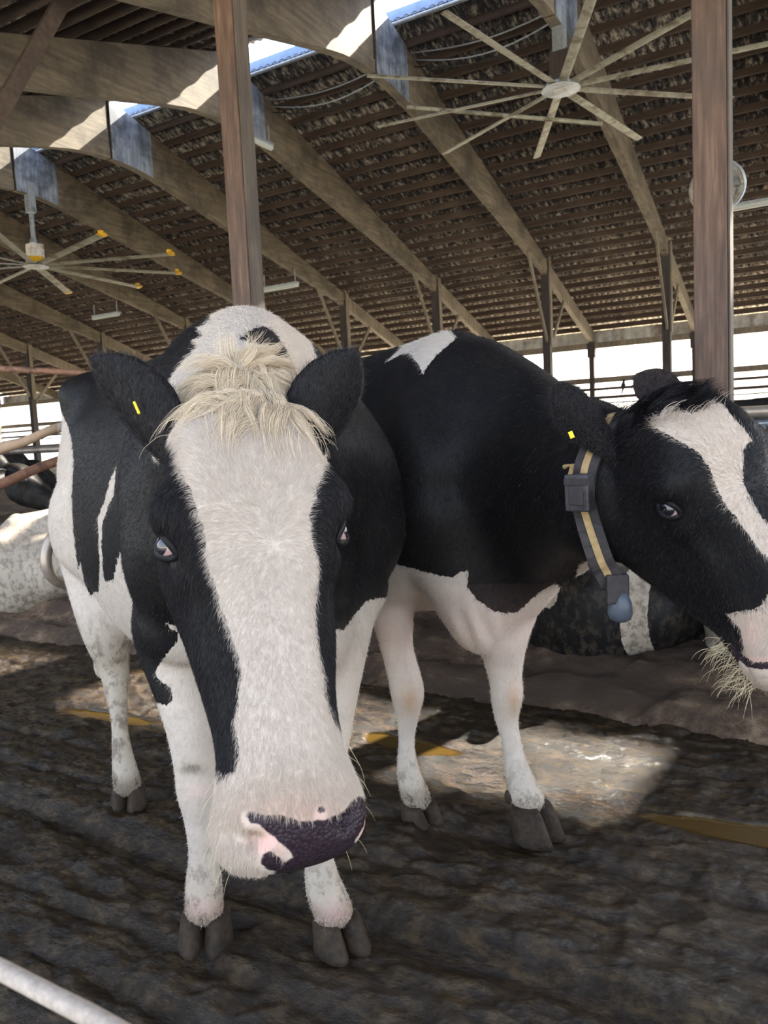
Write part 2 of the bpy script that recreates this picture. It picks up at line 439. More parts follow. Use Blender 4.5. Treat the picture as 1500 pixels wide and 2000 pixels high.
strip_light(plane(500, 275, 0, FX[2]+.25), 1.0, 'tube light fixed under a roof beam beside the left red post', 1)
c = plane(1402, 365, 1, 13.35); root = empty('drum_fan', c)
fdir = (Vector((0, 0, CAMH))-c); fdir.z *= .6; fdir.normalize(); fdir = (fdir+Vector((.35, 0, 0))).normalized()
m = MB(); q = fdir.to_track_quat('Z', 'Y')
def ringtube(m, c, q, R0, r, z, n=40):
    pts = [c+q@Vector((R0*math.cos(2*math.pi*k/n), R0*math.sin(2*math.pi*k/n), z)) for k in range(n+1)]; m.tube(pts, r, 6, cap=False)
Rf = .36
for z0, z1 in ((-.25, .12),):
    n = 40; V = [c+q@Vector((Rf*math.cos(2*math.pi*k/n), Rf*math.sin(2*math.pi*k/n), z)) for z in (z0, z1) for k in range(n)]
    m.add(V, [(k, (k+1) % n, n+(k+1) % n, n+k) for k in range(n)])
o = m.build('drum', m_white, root, smooth=True); sd = o.modifiers.new('s', 'SOLIDIFY'); sd.thickness = .012
m = MB(); ringtube(m, c, q, Rf, .022, .12); ringtube(m, c, q, Rf*.33, .005, .15)
for k in range(28):
    a = math.pi*2*k/28; m.tube([c+q@Vector((.05*math.cos(a), .05*math.sin(a), .16)), c+q@Vector((Rf*math.cos(a), Rf*math.sin(a), .12))], .003, 4)
m.build('wire_guard', m_galv, root)
m = MB(); n = 40; V = [c+q@Vector((Rf*.97*math.cos(2*math.pi*k/n), Rf*.97*math.sin(2*math.pi*k/n), -.22)) for k in range(n)]
m.add(V, [tuple(range(n))]); o = m.build('back_shutter', m_white, root); sd = o.modifiers.new('s', 'SOLIDIFY'); sd.thickness = .01
for k in range(4):
    m = MB(); a = math.pi/2*k+.3
    m.add([c+q@Vector((r_*math.cos(a+t), r_*math.sin(a+t), z)) for r_, t, z in ((.08, -.3, .02), (Rf*.9, -.28, .04), (Rf*.92, .3, -.05), (.08, .3, -.03))], [(0, 1, 2, 3)])
    o = m.build('blade', m_galv, root); sd = o.modifiers.new('s', 'SOLIDIFY'); sd.thickness = .006
m = MB(); m.tube([c+q@Vector((0, 0, -.15)), c+q@Vector((0, 0, .06))], .09, 14); m.build('motor', m_darkpost, root)
m = MB(); m.tube([c+Vector((0, 0, Rf)), Vector((c.x, c.y, btop(c.y)))], .02, 8); m.build('hanger', m_galv, root)
props(root, 'round white drum fan hanging behind the right red post', 'fan')
# loose cables near the ridge
for i, x in enumerate((-6.86, -10.15)):
    for k in range(3):
        m = MB(); pts = [Vector((x+.1+t*3.0, 13.25+.05*k, 8.05-.10*k-.28*math.sin(math.pi*t)*(1 if k else .6))) for t in np.linspace(0, 1, 12)]
        m.tube(pts, .012, 6); o = m.build('power_cable', m_galv if k < 2 else m_cable, smooth=True); at_base(o, pts[0])
        props(o, 'thin slack cable strung below the ridge between two beams, %s' % ('left of the bare-tipped fan' if i == 0 else 'right of the left red post'), 'cable', 'cables below the ridge' + (' at the fan' if i == 0 else ' at the red post'))
m = MB(); a = plane(1175, 242, 1, 12.9); b = plane(796, 209, 1, 12.9); m.tube([a, b], .035, 8)
o = m.build('pipe_rod', m_blade); at_base(o, a); props(o, 'straight pale rod running from one beam to the next below the big bare-tipped fan', 'rod')

# ------------------------------------------------------------------ floor and bedding
def fbm(x, y, seed=0, octs=6, base=1.0, gain=.5, lac=2.0):
    'vectorised value noise'
    r = np.random.default_rng(seed); T = r.random((256, 256)).astype(np.float64)
    out = np.zeros_like(x, dtype=float); a = 1.0; f = base; tot = 0
    for o in range(octs):
        u = x*f+o*17.3+1000; v = y*f+o*9.1+1000
        i = np.floor(u).astype(int); j = np.floor(v).astype(int); fu = u-i; fv = v-j
        fu = fu*fu*(3-2*fu); fv = fv*fv*(3-2*fv)
        A = T[i % 256, j % 256]; B = T[(i+1) % 256, j % 256]; C_ = T[i % 256, (j+1) % 256]; D = T[(i+1) % 256, (j+1) % 256]
        out += a*((A*(1-fu)+B*fu)*(1-fv)+(C_*(1-fu)+D*fu)*fv); tot += a; a *= gain; f *= lac
    return out/tot
def sstep(a, b, x):
    t = np.clip((x-a)/(b-a), 0, 1); return t*t*(3-2*t)
def grid_obj(name, xs, ys, Z, mat):
    X, Y = np.meshgrid(xs, ys); nx, ny = len(xs), len(ys)
    V = np.stack([X.ravel(), Y.ravel(), Z.ravel()], 1)
    i = np.arange(nx-1)[None, :]+np.arange(ny-1)[:, None]*nx
    F = np.stack([i, i+1, i+1+nx, i+nx], -1).reshape(-1, 4)
    me = bpy.data.meshes.new(name)
    me.vertices.add(len(V)); me.vertices.foreach_set('co', V.astype(np.float32).ravel())
    me.loops.add(F.size); me.loops.foreach_set('vertex_index', F.astype(np.int32).ravel())
    me.polygons.add(len(F)); me.polygons.foreach_set('loop_start', np.arange(0, F.size, 4, dtype=np.int32)); me.polygons.foreach_set('loop_total', np.full(len(F), 4, np.int32))
    me.update(); me.polygons.foreach_set('use_smooth', np.ones(len(F), bool)); me.materials.append(mat)
    o = bpy.data.objects.new(name, me); return link(o)
def mud_mat():
    m, n, b = new_mat('wet_manure_floor')
    v1 = coords(n, (11, 20, 20)); f1 = noise_tex(n, v1, 1.0, 10, .74)
    v2 = coords(n, (45, 85, 85)); f2 = noise_tex(n, v2, 1.0, 5, .65)
    v3 = coords(n, (1.2, 2.0, 2.0)); f3 = noise_tex(n, v3, 1.0, 4, .5)
    r = ramp(n, f1, [(.36, (.006, .0034, .0014)), (.5, (.022, .013, .0055)), (.66, (.075, .047, .020))])
    at = n.nodes.new('ShaderNodeAttribute'); at.attribute_name = 'puddle'
    pud = mth(n, 'MULTIPLY_ADD', at.outputs['Fac'], 1.0, 0.0, True)
    c = mixc(n, pud, r.outputs[0], (.075, .044, .009))
    n.links.new(c, b.inputs['Base Color'])
    rr = ramp(n, f3, [(.35, (.10,)*3), (.62, (.30,)*3)])
    n.links.new(mixc(n, pud, rr.outputs[0], (.07, .07, .07)), b.inputs['Roughness'])
    b.inputs['Specular IOR Level'].default_value = .38
    h = mth(n, 'MULTIPLY_ADD', f2, .5, f1)
    h = mth(n, 'MULTIPLY', h, mth(n, 'SUBTRACT', 1.0, mth(n, 'MULTIPLY', pud, .93)))
    bump(n, b, h, .8, .016)
    return m
m_mud = mud_mat()
def bed_mat():
    m, n, b = new_mat('bedding_soil')
    f1 = noise_tex(n, coords(n, (9, 9, 9)), 1.0, 10, .75); f2 = noise_tex(n, coords(n, (1, 2.4, 5)), 1.0, 5, .6)
    r = ramp(n, f1, [(.36, (.045, .026, .016)), (.5, (.19, .118, .072)), (.64, (.44, .30, .19))])
    c = mixc(n, ramp(n, f2, [(.42, (0, 0, 0)), (.58, (1, 1, 1))]).outputs[0], r.outputs[0], (.085, .053, .034))
    n.links.new(c, b.inputs['Base Color']); b.inputs['Roughness'].default_value = .85
    bump(n, b, f1, 1.0, .05); return m
m_bed = bed_mat()
def alley(xs, ys, fine):
    X, Y = np.meshgrid(xs, ys)
    wob = (fbm(X, Y, 3, 3, .8)-.5)*.12
    Yw = Y+wob+(fbm(X, Y, 33, 3, 3)-.5)*.03
    Z = (fbm(X*.6, Y*1.6, 1, 4, 2.2, .52)-.5)*.034
    for g, w_, dp in ((1.47, .045, .036), (.86, .03, .015), (.42, .02, .012), (1.95, .03, .012), (1.20, .02, .010), (.62, .02, .012), (1.05, .02, .009), (1.72, .018, .008), (2.6, .03, .010)):
        Z -= dp*np.exp(-((Yw-g)/w_)**2); Z += dp*.5*np.exp(-((Yw-g-w_*2.2)/(w_*1.3))**2)
    a = fbm(X*.55+wob, Yw, 41, 5, 11, .55); b = fbm(X, Y, 42, 4, 28, .6)
    rid = (1-np.abs(2*a-1))**2.5
    Z += (rid-.5)*.015+(b-.5)*.010
    lump = fbm(X, Y, 43, 3, 5.5, .5); Z += np.maximum(0, lump-.60)*.085*(.4+b)
    pool = np.zeros_like(X)
    for (cx, cy, ax, ay) in ((-2.75, 2.20, .34, .07), (-1.38, 2.46, .30, .08), (-.15, 2.28, .42, .075)):
        pool = np.maximum(pool, np.exp(-(((X-cx)/ax)**2+((Y-cy)/ay)**2)*1.1))
    pm = sstep(.45, .62, pool+(fbm(X, Y*2, 8, 4, 4)-.5)*.7)
    wet = fbm(X*.7, Yw*1.5, 44, 4, 1.6)
    Z = np.maximum(Z, -.022+0*X)                # standing wet in the hollows lies flat
    Z = Z*(1-pm)+(-.004)*pm
    return Z, pm
# one grid, fine where the camera looks, coarser beside it
xs = np.concatenate([np.arange(-9.0, -4.2, .03), np.arange(-4.2, 1.4, .0085), np.arange(1.4, 3.42, .03)]); ys = np.arange(-.6, 3.0, .0085)
Z, pm = alley(xs, ys, True)
floor = grid_obj('floor', xs, ys, Z, m_mud); floor['kind'] = 'structure'
at = floor.data.attributes.new('puddle', 'FLOAT', 'POINT'); at.data.foreach_set('value', pm.astype(np.float32).ravel())
m = MB(); m.add([(-37.5, YN-.6, -.03), (-8.98, YN-.6, -.03), (-8.98, 3.2, -.03), (-37.5, 3.2, -.03)], [(0, 1, 2, 3)]); m.add([(3.38, YN-.6, -.03), (9, YN-.6, -.03), (9, 3.2, -.03), (3.38, 3.2, -.03)], [(0, 1, 2, 3)])
m.add([(-9.02, YN-.6, -.03), (3.4, YN-.6, -.03), (3.4, -.58, -.03), (-9.02, -.58, -.03)], [(0, 1, 2, 3)])
m.build('floor', m_mud)['kind'] = 'structure'
# bedding with its trodden kerb
xs = np.arange(-12.0, 4.0, .025); ys = np.concatenate([np.arange(2.72, 4.3, .02), np.arange(4.3, 9.4, .06)])
X, Y = np.meshgrid(xs, ys)
edge = 2.93+(fbm(X, X*0, 11, 4, 1.6)-.5)*.16
h = sstep(0, .16, Y-edge)*.085+sstep(.22, .40, Y-edge)*.075
Z = -.05+h*1.0+.05*sstep(-.05, .03, Y-edge)+(fbm(X, Y, 12, 6, 3.5, .6)-.5)*.10*sstep(-.02, .2, Y-edge)+(fbm(X, Y, 13, 4, 14, .6)-.5)*.045*sstep(-.02, .1, Y-edge)
Z += .05*sstep(3.2, 3.8, Y)*(fbm(X, Y, 14, 3, 1.3))
bed = grid_obj('bedding', xs, ys, Z, m_bed)
at_base(bed, (-4, 3.3, 0)); props(bed, 'trodden brown bedding heaped behind the dung alley', 'bedding', kind='stuff')
m = MB(); m.add([(-37.5, 3.1, -.02), (-11.9, 3.1, -.02), (-11.9, EY, -.02), (-37.5, EY, -.02)], [(0, 1, 2, 3)]); m.add([(-12, 9.2, -.02), (9, 9.2, -.02), (9, EY+.4, -.02), (-12, EY+.4, -.02)], [(0, 1, 2, 3)])
m.add([(3.9, 3.1, -.02), (9, 3.1, -.02), (9, 9.3, -.02), (3.9, 9.3, -.02)], [(0, 1, 2, 3)])
m.build('floor', m_bed)['kind'] = 'structure'

# ------------------------------------------------------------------ cattle
def coat_mat(name, dirt_amt=.3, white=(.57, .495, .43), jag=.006):
    m, n, b = new_mat(name)
    def attr(a):
        x = n.nodes.new('ShaderNodeAttribute'); x.attribute_name = a; return x.outputs['Fac']
    v = coords(n, (55, 55, 30)); f = noise_tex(n, v, 1.0, 5, .6); f2 = noise_tex(n, coords(n, (160, 160, 90)), 1.0, 3, .6)
    s = mth(n, 'MULTIPLY_ADD', f, jag*2, attr('coat')); s = mth(n, 'MULTIPLY_ADD', f2, jag*1.5, s); s = mth(n, 'SUBTRACT', s, jag*1.75)
    wf = mth(n, 'MULTIPLY_ADD', s, 700.0, .5, True)
    g = noise_tex(n, coords(n, (5, 5, 5)), 1.0, 6, .6)
    wcol = ramp(n, g, [(.3, tuple(c*.84 for c in white)), (.7, white)]).outputs[0]
    bcol = ramp(n, g, [(.3, (.006, .006, .007)), (.7, (.012, .011, .011))]).outputs[0]
    c = mixc(n, wf, bcol, wcol)
    c = mixc(n, mth(n, 'MULTIPLY', attr('tan'), wf), c, (.42, .27, .16))
    sp = noise_tex(n, coords(n, (30, 30, 22)), 1.0, 6, .7)
    dl = noise_tex(n, coords(n, (3, 3, 3)), 1.0, 4, .6)
    dd = mth(n, 'MULTIPLY', attr('dirt'), mth(n, 'MULTIPLY_ADD', sp, 9.0, -4.3, True), clamp=True)
    dd = mth(n, 'MAXIMUM', dd, mth(n, 'MULTIPLY_ADD', attr('dirt'), 1.6, mth(n, 'MULTIPLY_ADD', dl, 1.4, -1.75), True))
    c = mixc(n, mth(n, 'MULTIPLY', attr('dirt'), mth(n, 'MULTIPLY', wf, .75)), c, (.30, .245, .155)); c = mixc(n, dd, c, (.060, .045, .032))
    c = mixc(n, mth(n, 'MULTIPLY', attr('pink'), mth(n, 'MULTIPLY_ADD', wf, .75, .25)), c, (.66, .40, .35))
    pd = mth(n, 'MULTIPLY_ADD', mth(n, 'MULTIPLY_ADD', f, .010, mth(n, 'SUBTRACT', attr('pad'), .005)), 500.0, .5, True)
    vor = n.nodes.new('ShaderNodeTexVoronoi'); vor.inputs['Scale'].default_value = 210; n.links.new(coords(n), vor.inputs['Vector'])
    c = mixc(n, pd, c, ramp(n, vor.outputs['Distance'], [(.0, (.040, .026, .034)), (.8, (.020, .013, .018))]).outputs[0])
    n.links.new(c, b.inputs['Base Color'])
    rr = mixc(n, pd, (.62,)*3, (.26,)*3); rr = mixc(n, wf, mixc(n, pd, (.48,)*3, (.26,)*3), rr)
    n.links.new(rr, b.inputs['Roughness'])
    b.inputs['Specular IOR Level'].default_value = .15
    b.inputs['Sheen Weight'].default_value = .0; b.inputs['Sheen Roughness'].default_value = .4
    hf = mth(n, 'ADD', f2, mth(n, 'MULTIPLY', f, .6)); hf = mth(n, 'MULTIPLY_ADD', mth(n, 'MULTIPLY', vor.outputs['Distance'], pd), -1.2, hf)
    bump(n, b, hf, .35, .004)
    return m
m_coat = coat_mat('cow_coat')
m_hoof = plain('hoof_horn', (.036, .024, .015), rough=.6, scale=45, var=.5, spots=(.018, .013, .009))
m_hoof.node_tree.nodes['Principled BSDF'].inputs['Specular IOR Level'].default_value = .2
m_eye, _n, _b = new_mat('cow_eye')
bump(m_hoof.node_tree, m_hoof.node_tree.nodes['Principled BSDF'], noise_tex(m_hoof.node_tree, coords(m_hoof.node_tree), 60, 6, .7), .7, .006)
_t = _n.nodes.new('ShaderNodeAttribute'); _t.attribute_name = 'iris'
_r = ramp(_n, _t.outputs['Fac'], [(.0, (.003, .003, .006)), (.66, (.010, .008, .012)), (.70, (.36, .24, .24)), (1, (.45, .27, .26))])
_n.links.new(_r.outputs[0], _b.inputs['Base Color']); _b.inputs['Roughness'].default_value = .04; _b.inputs['Specular IOR Level'].default_value = .8; _b.inputs['Coat Weight'].default_value = .2
m_strap = plain('collar_webbing', (.045, .040, .042), rough=.7, scale=60)
m_stripe = plain('collar_stripe', (.40, .28, .14), rough=.8, scale=60)
m_box = plain('collar_box', (.075, .07, .075), rough=.5, scale=25, spots=(.03, .028, .03))
m_tag = plain('yellow_tag', (.80, .62, .03), rough=.45, var=.1)

def cat(P, u):
    'closed or open Catmull-Rom through rows of P sampled at float indices u'
    P = np.asarray(P, float); N = len(P); i = np.clip(np.floor(u).astype(int), 0, N-2); f = (u-i)[:, None]
    g = lambda k: P[np.clip(k, 0, N-1)].reshape(len(u), -1)
    a, b_, c, d = g(i-1), g(i), g(i+1), g(i+2)
    r = .5*((2*b_)+(-a+c)*f+(2*a-5*b_+4*c-d)*f**2+(-a+3*b_-3*c+d)*f**3)
    return r.reshape((len(u),)+P.shape[1:])
def catc(P, n):
    P = np.asarray(P, float); Q_ = np.concatenate([P[-1:], P, P[:2]]); u = 1+np.arange(n)*len(P)/n
    return cat(Q_, u)
class Shape:
    def __init__(s): s.V = []; s.F = []; s.n = 0
    def loft(s, rings):
        rings = np.asarray(rings, float); k, m = rings.shape[:2]; N = s.n
        s.V.append(rings.reshape(-1, 3)); s.V.append(rings[0].mean(0)[None]); s.V.append(rings[-1].mean(0)[None])
        for i in range(k-1):
            for j in range(m):
                a = N+i*m+j; b = N+i*m+(j+1) % m; s.F.append((a, b, b+m, a+m))
        c0 = N+k*m; c1 = c0+1
        for j in range(m):
            s.F.append((c0, N+(j+1) % m, N+j)); a = N+(k-1)*m
            s.F.append((c1, a+j, a+(j+1) % m))
        s.n += k*m+2
    def chain(s, pts, rad, sub=5, n=20, up=(0, 0, 1), sup=2.0):
        'pts: centres; rad: r, (w, h) or (w, up, down)'
        P = np.asarray([tuple(p) for p in pts], float)
        Rr = np.array([(r, r, r) if np.isscalar(r) else ((r[0], r[1], r[1]) if len(r) == 2 else r) for r in rad], float)
        u = np.linspace(0, len(P)-1, (len(P)-1)*sub+1); C_ = cat(P, u); RR = np.maximum(cat(Rr, u), .004)
        T = np.gradient(C_, axis=0); T /= np.linalg.norm(T, axis=1)[:, None]
        up = np.asarray(up, float); rings = []
        # rounded ends
        e0, e1 = C_[0]-T[0]*RR[0].mean()*.55, C_[-1]+T[-1]*RR[-1].mean()*.55
        C2 = np.concatenate([[e0], C_, [e1]]); R2 = np.concatenate([[RR[0]*.55], RR, [RR[-1]*.55]]); T2 = np.concatenate([[T[0]], T, [T[-1]]])
        for c, t, r in zip(C2, T2, R2):
            y = up-t*np.dot(up, t); y /= np.linalg.norm(y)+1e-9; x = np.cross(t, y)
            a = np.linspace(0, 2*np.pi, n, endpoint=False); ca, sa = np.cos(a), np.sin(a)
            e = 2/sup; cx = np.sign(ca)*np.abs(ca)**e; sy = np.sign(sa)*np.abs(sa)**e
            h = np.where(sa > 0, r[1], r[2])
            rings.append(c+np.outer(cx*r[0], x)+np.outer(sy*h, y))
        s.loft(rings)
    def ball(s, c, r, n=14):
        c = np.asarray(tuple(c), float); r = np.asarray((r, r, r) if np.isscalar(r) else r, float); rings = []
        for th in np.linspace(.2, np.pi-.2, n//2+2):
            a = np.linspace(0, 2*np.pi, n, endpoint=False)
            rings.append(c+np.stack([np.cos(a)*np.sin(th)*r[0], np.sin(a)*np.sin(th)*r[1], np.full(n, np.cos(th))*r[2]], 1))
        s.loft(rings[::-1])

# head sections: distance from poll, then (w, f) of six points from brow line to throat, cm
HS = [(-1.5, [(0, -6), (2.5, -6.5), (4.2, -9), (4.5, -11), (3.5, -14), (0, -15)]),
      (1.0, [(0, -3.2), (4.6, -3.6), (7.2, -7), (7.6, -11), (6.2, -16), (0, -18)]),
      (4.5, [(0, -1.2), (6.6, -1.6), (9.2, -5.2), (9.3, -11), (7.6, -18), (0, -20.5)]),
      (9, [(0, 0), (7.6, -.4), (10.6, -4), (10.0, -11), (8.6, -20), (0, -23)]),
      (13.5, [(0, .2), (7.6, -.3), (12.0, -3.4), (10.6, -10), (9.2, -22), (0, -26)]),
      (17, [(0, 0), (6.8, -.6), (12.2, -4.2), (10.4, -10.5), (9.6, -23), (0, -27)]),
      (21, [(0, -.3), (5.8, -.9), (10.2, -5.0), (10.0, -11), (9.4, -22.5), (0, -26.5)]),
      (26, [(0, -.3), (4.8, -1.0), (8.2, -5.2), (9.2, -10.5), (8.4, -21.5), (0, -25.5)]),
      (32, [(0, -.2), (4.6, -1.0), (7.7, -4.8), (8.9, -9.5), (7.2, -19), (0, -22.5)]),
      (38, [(0, 0), (4.2, -1.0), (6.9, -4.8), (7.9, -8.8), (6.4, -16.2), (0, -19.2)]),
      (43, [(0, -.1), (4.3, -1.2), (7.0, -5.0), (7.6, -8.6), (5.6, -14.0), (0, -16.6)]),
      (47, [(0, -.2), (5.2, -1.6), (8.0, -5.2), (8.2, -8.5), (6, -12.8), (0, -14.8)]),
      (50.5, [(0, -.6), (6.2, -2.0), (9.0, -5.4), (8.9, -8.6), (6.2, -11.6), (0, -13)]),
      (53.3, [(0, -1.6), (6.1, -2.9), (8.7, -5.8), (8.4, -8.6), (5.8, -11.3), (0, -12.6)]),
      (55.3, [(0, -3.2), (4.6, -4.1), (6.9, -6.4), (6.6, -8.6), (4.4, -10.6), (0, -11.6)]),
      (56.2, [(0, -5.4), (2.4, -5.8), (3.6, -7), (3.4, -8.4), (2.4, -9.6), (0, -10)])]
def head_rings(fw=1.0):
    S = []
    for t, p in HS:
        h = np.array(p, float); m = h[1:-1][::-1]*np.array([-1, 1]); loop = np.concatenate([h, m])
        lp = catc(loop, 44); S.append(np.concatenate([lp*np.array([fw, 1]), np.full((44, 1), t)], 1))
    S = np.array(S)/100.0
    return cat(S, np.linspace(0, len(S)-1, (len(S)-1)*4+1))      # columns w, f, t
class Head:
    'rigid frame: w lateral (to the right in the picture of the face), f out of the brow, t from poll to muzzle'
    def __init__(s, P0, P1, toward, size=1.0, wide=1.0, deep=1.0):
        s.o = np.array(P0); t = np.array(P1)-s.o; s.L = np.linalg.norm(t); t /= s.L; s.k = s.L/.562*size
        f = np.array(tuple(toward), float); f -= t*f.dot(t); f /= np.linalg.norm(f); w = np.cross(f, t)
        s.A = np.stack([w, f, t], 1); s.wide = wide
        s.K = np.array([s.k*wide, s.k*deep, s.L/.562])
    def to(s, p): return s.o+(np.asarray(p, float)*s.K)@s.A.T
    def loc(s, V): return ((V-s.o)@s.A)/s.K
def remesh(sh, voxel, name):
    V = np.concatenate(sh.V)
    me = bpy.data.meshes.new('t'); me.from_pydata(V.tolist(), [], sh.F); me.update()
    bm = bmesh.new(); bm.from_mesh(me); bmesh.ops.recalc_face_normals(bm, faces=bm.faces); bm.to_mesh(me); bm.free()
    o = bpy.data.objects.new('t', me); COL.objects.link(o)
    r = o.modifiers.new('r', 'REMESH'); r.mode = 'VOXEL'; r.voxel_size = voxel
    dg = bpy.context.evaluated_depsgraph_get(); ev = o.evaluated_get(dg)
    me2 = bpy.data.meshes.new_from_object(ev); bpy.data.objects.remove(o); bpy.data.meshes.remove(me)
    me2.name = name; me2.materials.clear()
    return me2
def coarse(sh, voxel=.02, iters=30, grow=.006):
    'smooth a rough union and hand it back as a new shape'
    me = remesh(sh, voxel, 't'); V = laplace(me, getV(me), 1, iters); setV(me, V); V = V+getN(me)*grow
    s2 = Shape(); s2.V = [V]; s2.F = [tuple(p.vertices) for p in me.polygons]; s2.n = len(V); bpy.data.meshes.remove(me); return s2
def getV(me):
    a = np.empty(len(me.vertices)*3, np.float32); me.vertices.foreach_get('co', a); return a.reshape(-1, 3).astype(float)
def setV(me, V):
    me.vertices.foreach_set('co', V.astype(np.float32).ravel()); me.update()
def getN(me):
    a = np.empty(len(me.vertices)*3, np.float32); me.vertices.foreach_get('normal', a); return a.reshape(-1, 3).astype(float)
def laplace(me, V, w, iters):
    E_ = np.empty(len(me.edges)*2, np.int32); me.edges.foreach_get('vertices', E_); E_ = E_.reshape(-1, 2)
    deg = np.bincount(E_.ravel(), minlength=len(V))[:, None].astype(float)
    w = np.broadcast_to(np.asarray(w, float), (len(V),))[:, None]
    for k in range(iters):
        S = np.stack([np.bincount(E_[:, 0], V[E_[:, 1], c], len(V))+np.bincount(E_[:, 1], V[E_[:, 0], c], len(V)) for c in range(3)], 1)
        V = V+w*.6*(S/deg-V)
    return V
def prj(V):
    P = V-np.array([0, 0, CAMH]); z = P@np.array(CF)
    return np.stack([750+FPX*(P@np.array(CR))/z, 1000-FPX*(P@np.array(CU))/z], 1), P@np.array(FH)
def poly_sdf(p, poly):
    'signed distance in px, + inside'
    poly = np.asarray(poly, float); a = poly; b = np.roll(poly, -1, 0)
    best = np.full(len(p), 1e18); inside = np.zeros(len(p), bool)
    for (x0, y0), (x1, y1) in zip(a, b):
        ex, ey = x1-x0, y1-y0; dx = p[:, 0]-x0; dy = p[:, 1]-y0
        t = np.clip((dx*ex+dy*ey)/(ex*ex+ey*ey+1e-9), 0, 1)
        best = np.minimum(best, (dx-t*ex)**2+(dy-t*ey)**2)
        c = ((y0 > p[:, 1]) != (y1 > p[:, 1])) & (p[:, 0] < ex*(p[:, 1]-y0)/(y1-y0+1e-12)+x0)
        inside ^= c
    return np.sqrt(best)*np.where(inside, 1, -1)
def set_attr(me, name, a):
    x = me.attributes.get(name) or me.attributes.new(name, 'FLOAT', 'POINT'); x.data.foreach_set('value', np.asarray(a, np.float32).ravel())
def tri_sample(me, V, N, weight, count, seed):
    'random points on faces; weight per vertex'
    nf = len(me.polygons); ls = np.empty(nf, np.int32); me.polygons.foreach_get('loop_start', ls); lt = np.empty(nf, np.int32); me.polygons.foreach_get('loop_total', lt)
    lv = np.empty(len(me.loops), np.int32); me.loops.foreach_get('vertex_index', lv)
    a, b, c = lv[ls], lv[ls+1], lv[ls+2]; d = lv[ls+np.minimum(3, lt-1)]
    ar = (np.linalg.norm(np.cross(V[b]-V[a], V[c]-V[a]), axis=1)+np.linalg.norm(np.cross(V[c]-V[a], V[d]-V[a]), axis=1))/2
    w = ar*weight[a]; r = np.random.default_rng(seed)
    cs = np.cumsum(w); k = np.searchsorted(cs, r.random(count)*cs[-1]); k = np.minimum(k, nf-1)
    u, v = r.random(count)[:, None], r.random(count)[:, None]
    P = (V[a[k]]*(1-u)+V[b[k]]*u)*(1-v)+(V[d[k]]*(1-u)+V[c[k]]*u)*v
    return P, N[a[k]], a[k], r
def hair_obj(name, pts, rad, mat, parent, fields):
    'pts: (n, k, 3)'
    n, k = pts.shape[:2]; cv = bpy.data.hair_curves.new(name); cv.add_curves([k]*n)
    cv.position_data.foreach_set('vector', pts.astype(np.float32).ravel())
    ra = cv.attributes.get('radius') or cv.attributes.new('radius', 'FLOAT', 'POINT')
    rr = np.asarray(rad, np.float32); rr = rr if rr.ndim == 2 else np.repeat(rr[None], n, 0)
    ra.data.foreach_set('value', rr.ravel())
    for f, a in fields.items():
        x = cv.attributes.new(f, 'FLOAT', 'CURVE'); x.data.foreach_set('value', np.asarray(a, np.float32).ravel())
    cv.materials.append(mat); o = bpy.data.objects.new(name, cv); link(o, parent)
    return o
def hair_mat(name, white=(.60, .52, .45), cream=None):
    m, n, b = new_mat(name)
    def attr(a):
        x = n.nodes.new('ShaderNodeAttribute'); x.attribute_name = a; return x.outputs['Fac']
    rnd = attr('rnd')
    isw_ = attr('isw'); wc_ = ramp(n, rnd, [(0, tuple(c*.80 for c in (cream or white))), (1, tuple(min(1, c*1.12) for c in (cream or white)))]).outputs[0]
    bc = ramp(n, rnd, [(0, (.005, .005, .007)), (.85, (.020, .018, .020)), (1, (.075, .068, .070))]).outputs[0]
    c = mixc(n, isw_, bc, wc_); c = mixc(n, mth(n, 'MULTIPLY', attr('tn'), attr('isw')), c, (.40, .25, .14))
    n.links.new(c, b.inputs['Base Color']); b.inputs['Roughness'].default_value = .5; b.inputs['Specular IOR Level'].default_value = .16
    return m
m_hair = hair_mat('short_hair'); m_tuft = hair_mat('poll_hair', cream=(.66, .55, .41))
m_whisk = plain('whisker', (.62, .52, .34), rough=.4)

def fur(name, me, V, N, comb, weight, count, length, radius, parent, at, seed, lift=.35, wav=.15, mat=None, lo=0.0):
    P, Nn, vi, r = tri_sample(me, V, N, weight, count, seed)
    D = comb(P, Nn); D = D-Nn*(D*Nn).sum(1)[:, None]; D /= np.linalg.norm(D, axis=1)[:, None]+1e-9
    D = D+r.normal(0, wav, D.shape)
    L = (length[vi] if isinstance(length, np.ndarray) else length)*(.65+.6*r.random(count)); L = L[:, None]
    pts = np.stack([P-Nn*.001, P+(D*.5+Nn*lift*.7)*L*.5, P+(D+Nn*lift*.45)*L*.98], 1)
    coat = at['coat'][vi]+r.normal(0, .0018, count)
    return hair_obj(name, pts, np.array([radius, radius*.75, radius*.15]), mat or m_hair, parent,
                    dict(isw=(coat > 0)*1.0, rnd=lo+(1-lo)*r.random(count), tn=np.clip(at['tan'][vi]+(at['dirt'][vi]*.4)*(r.random(count) > .5), 0, 1)))

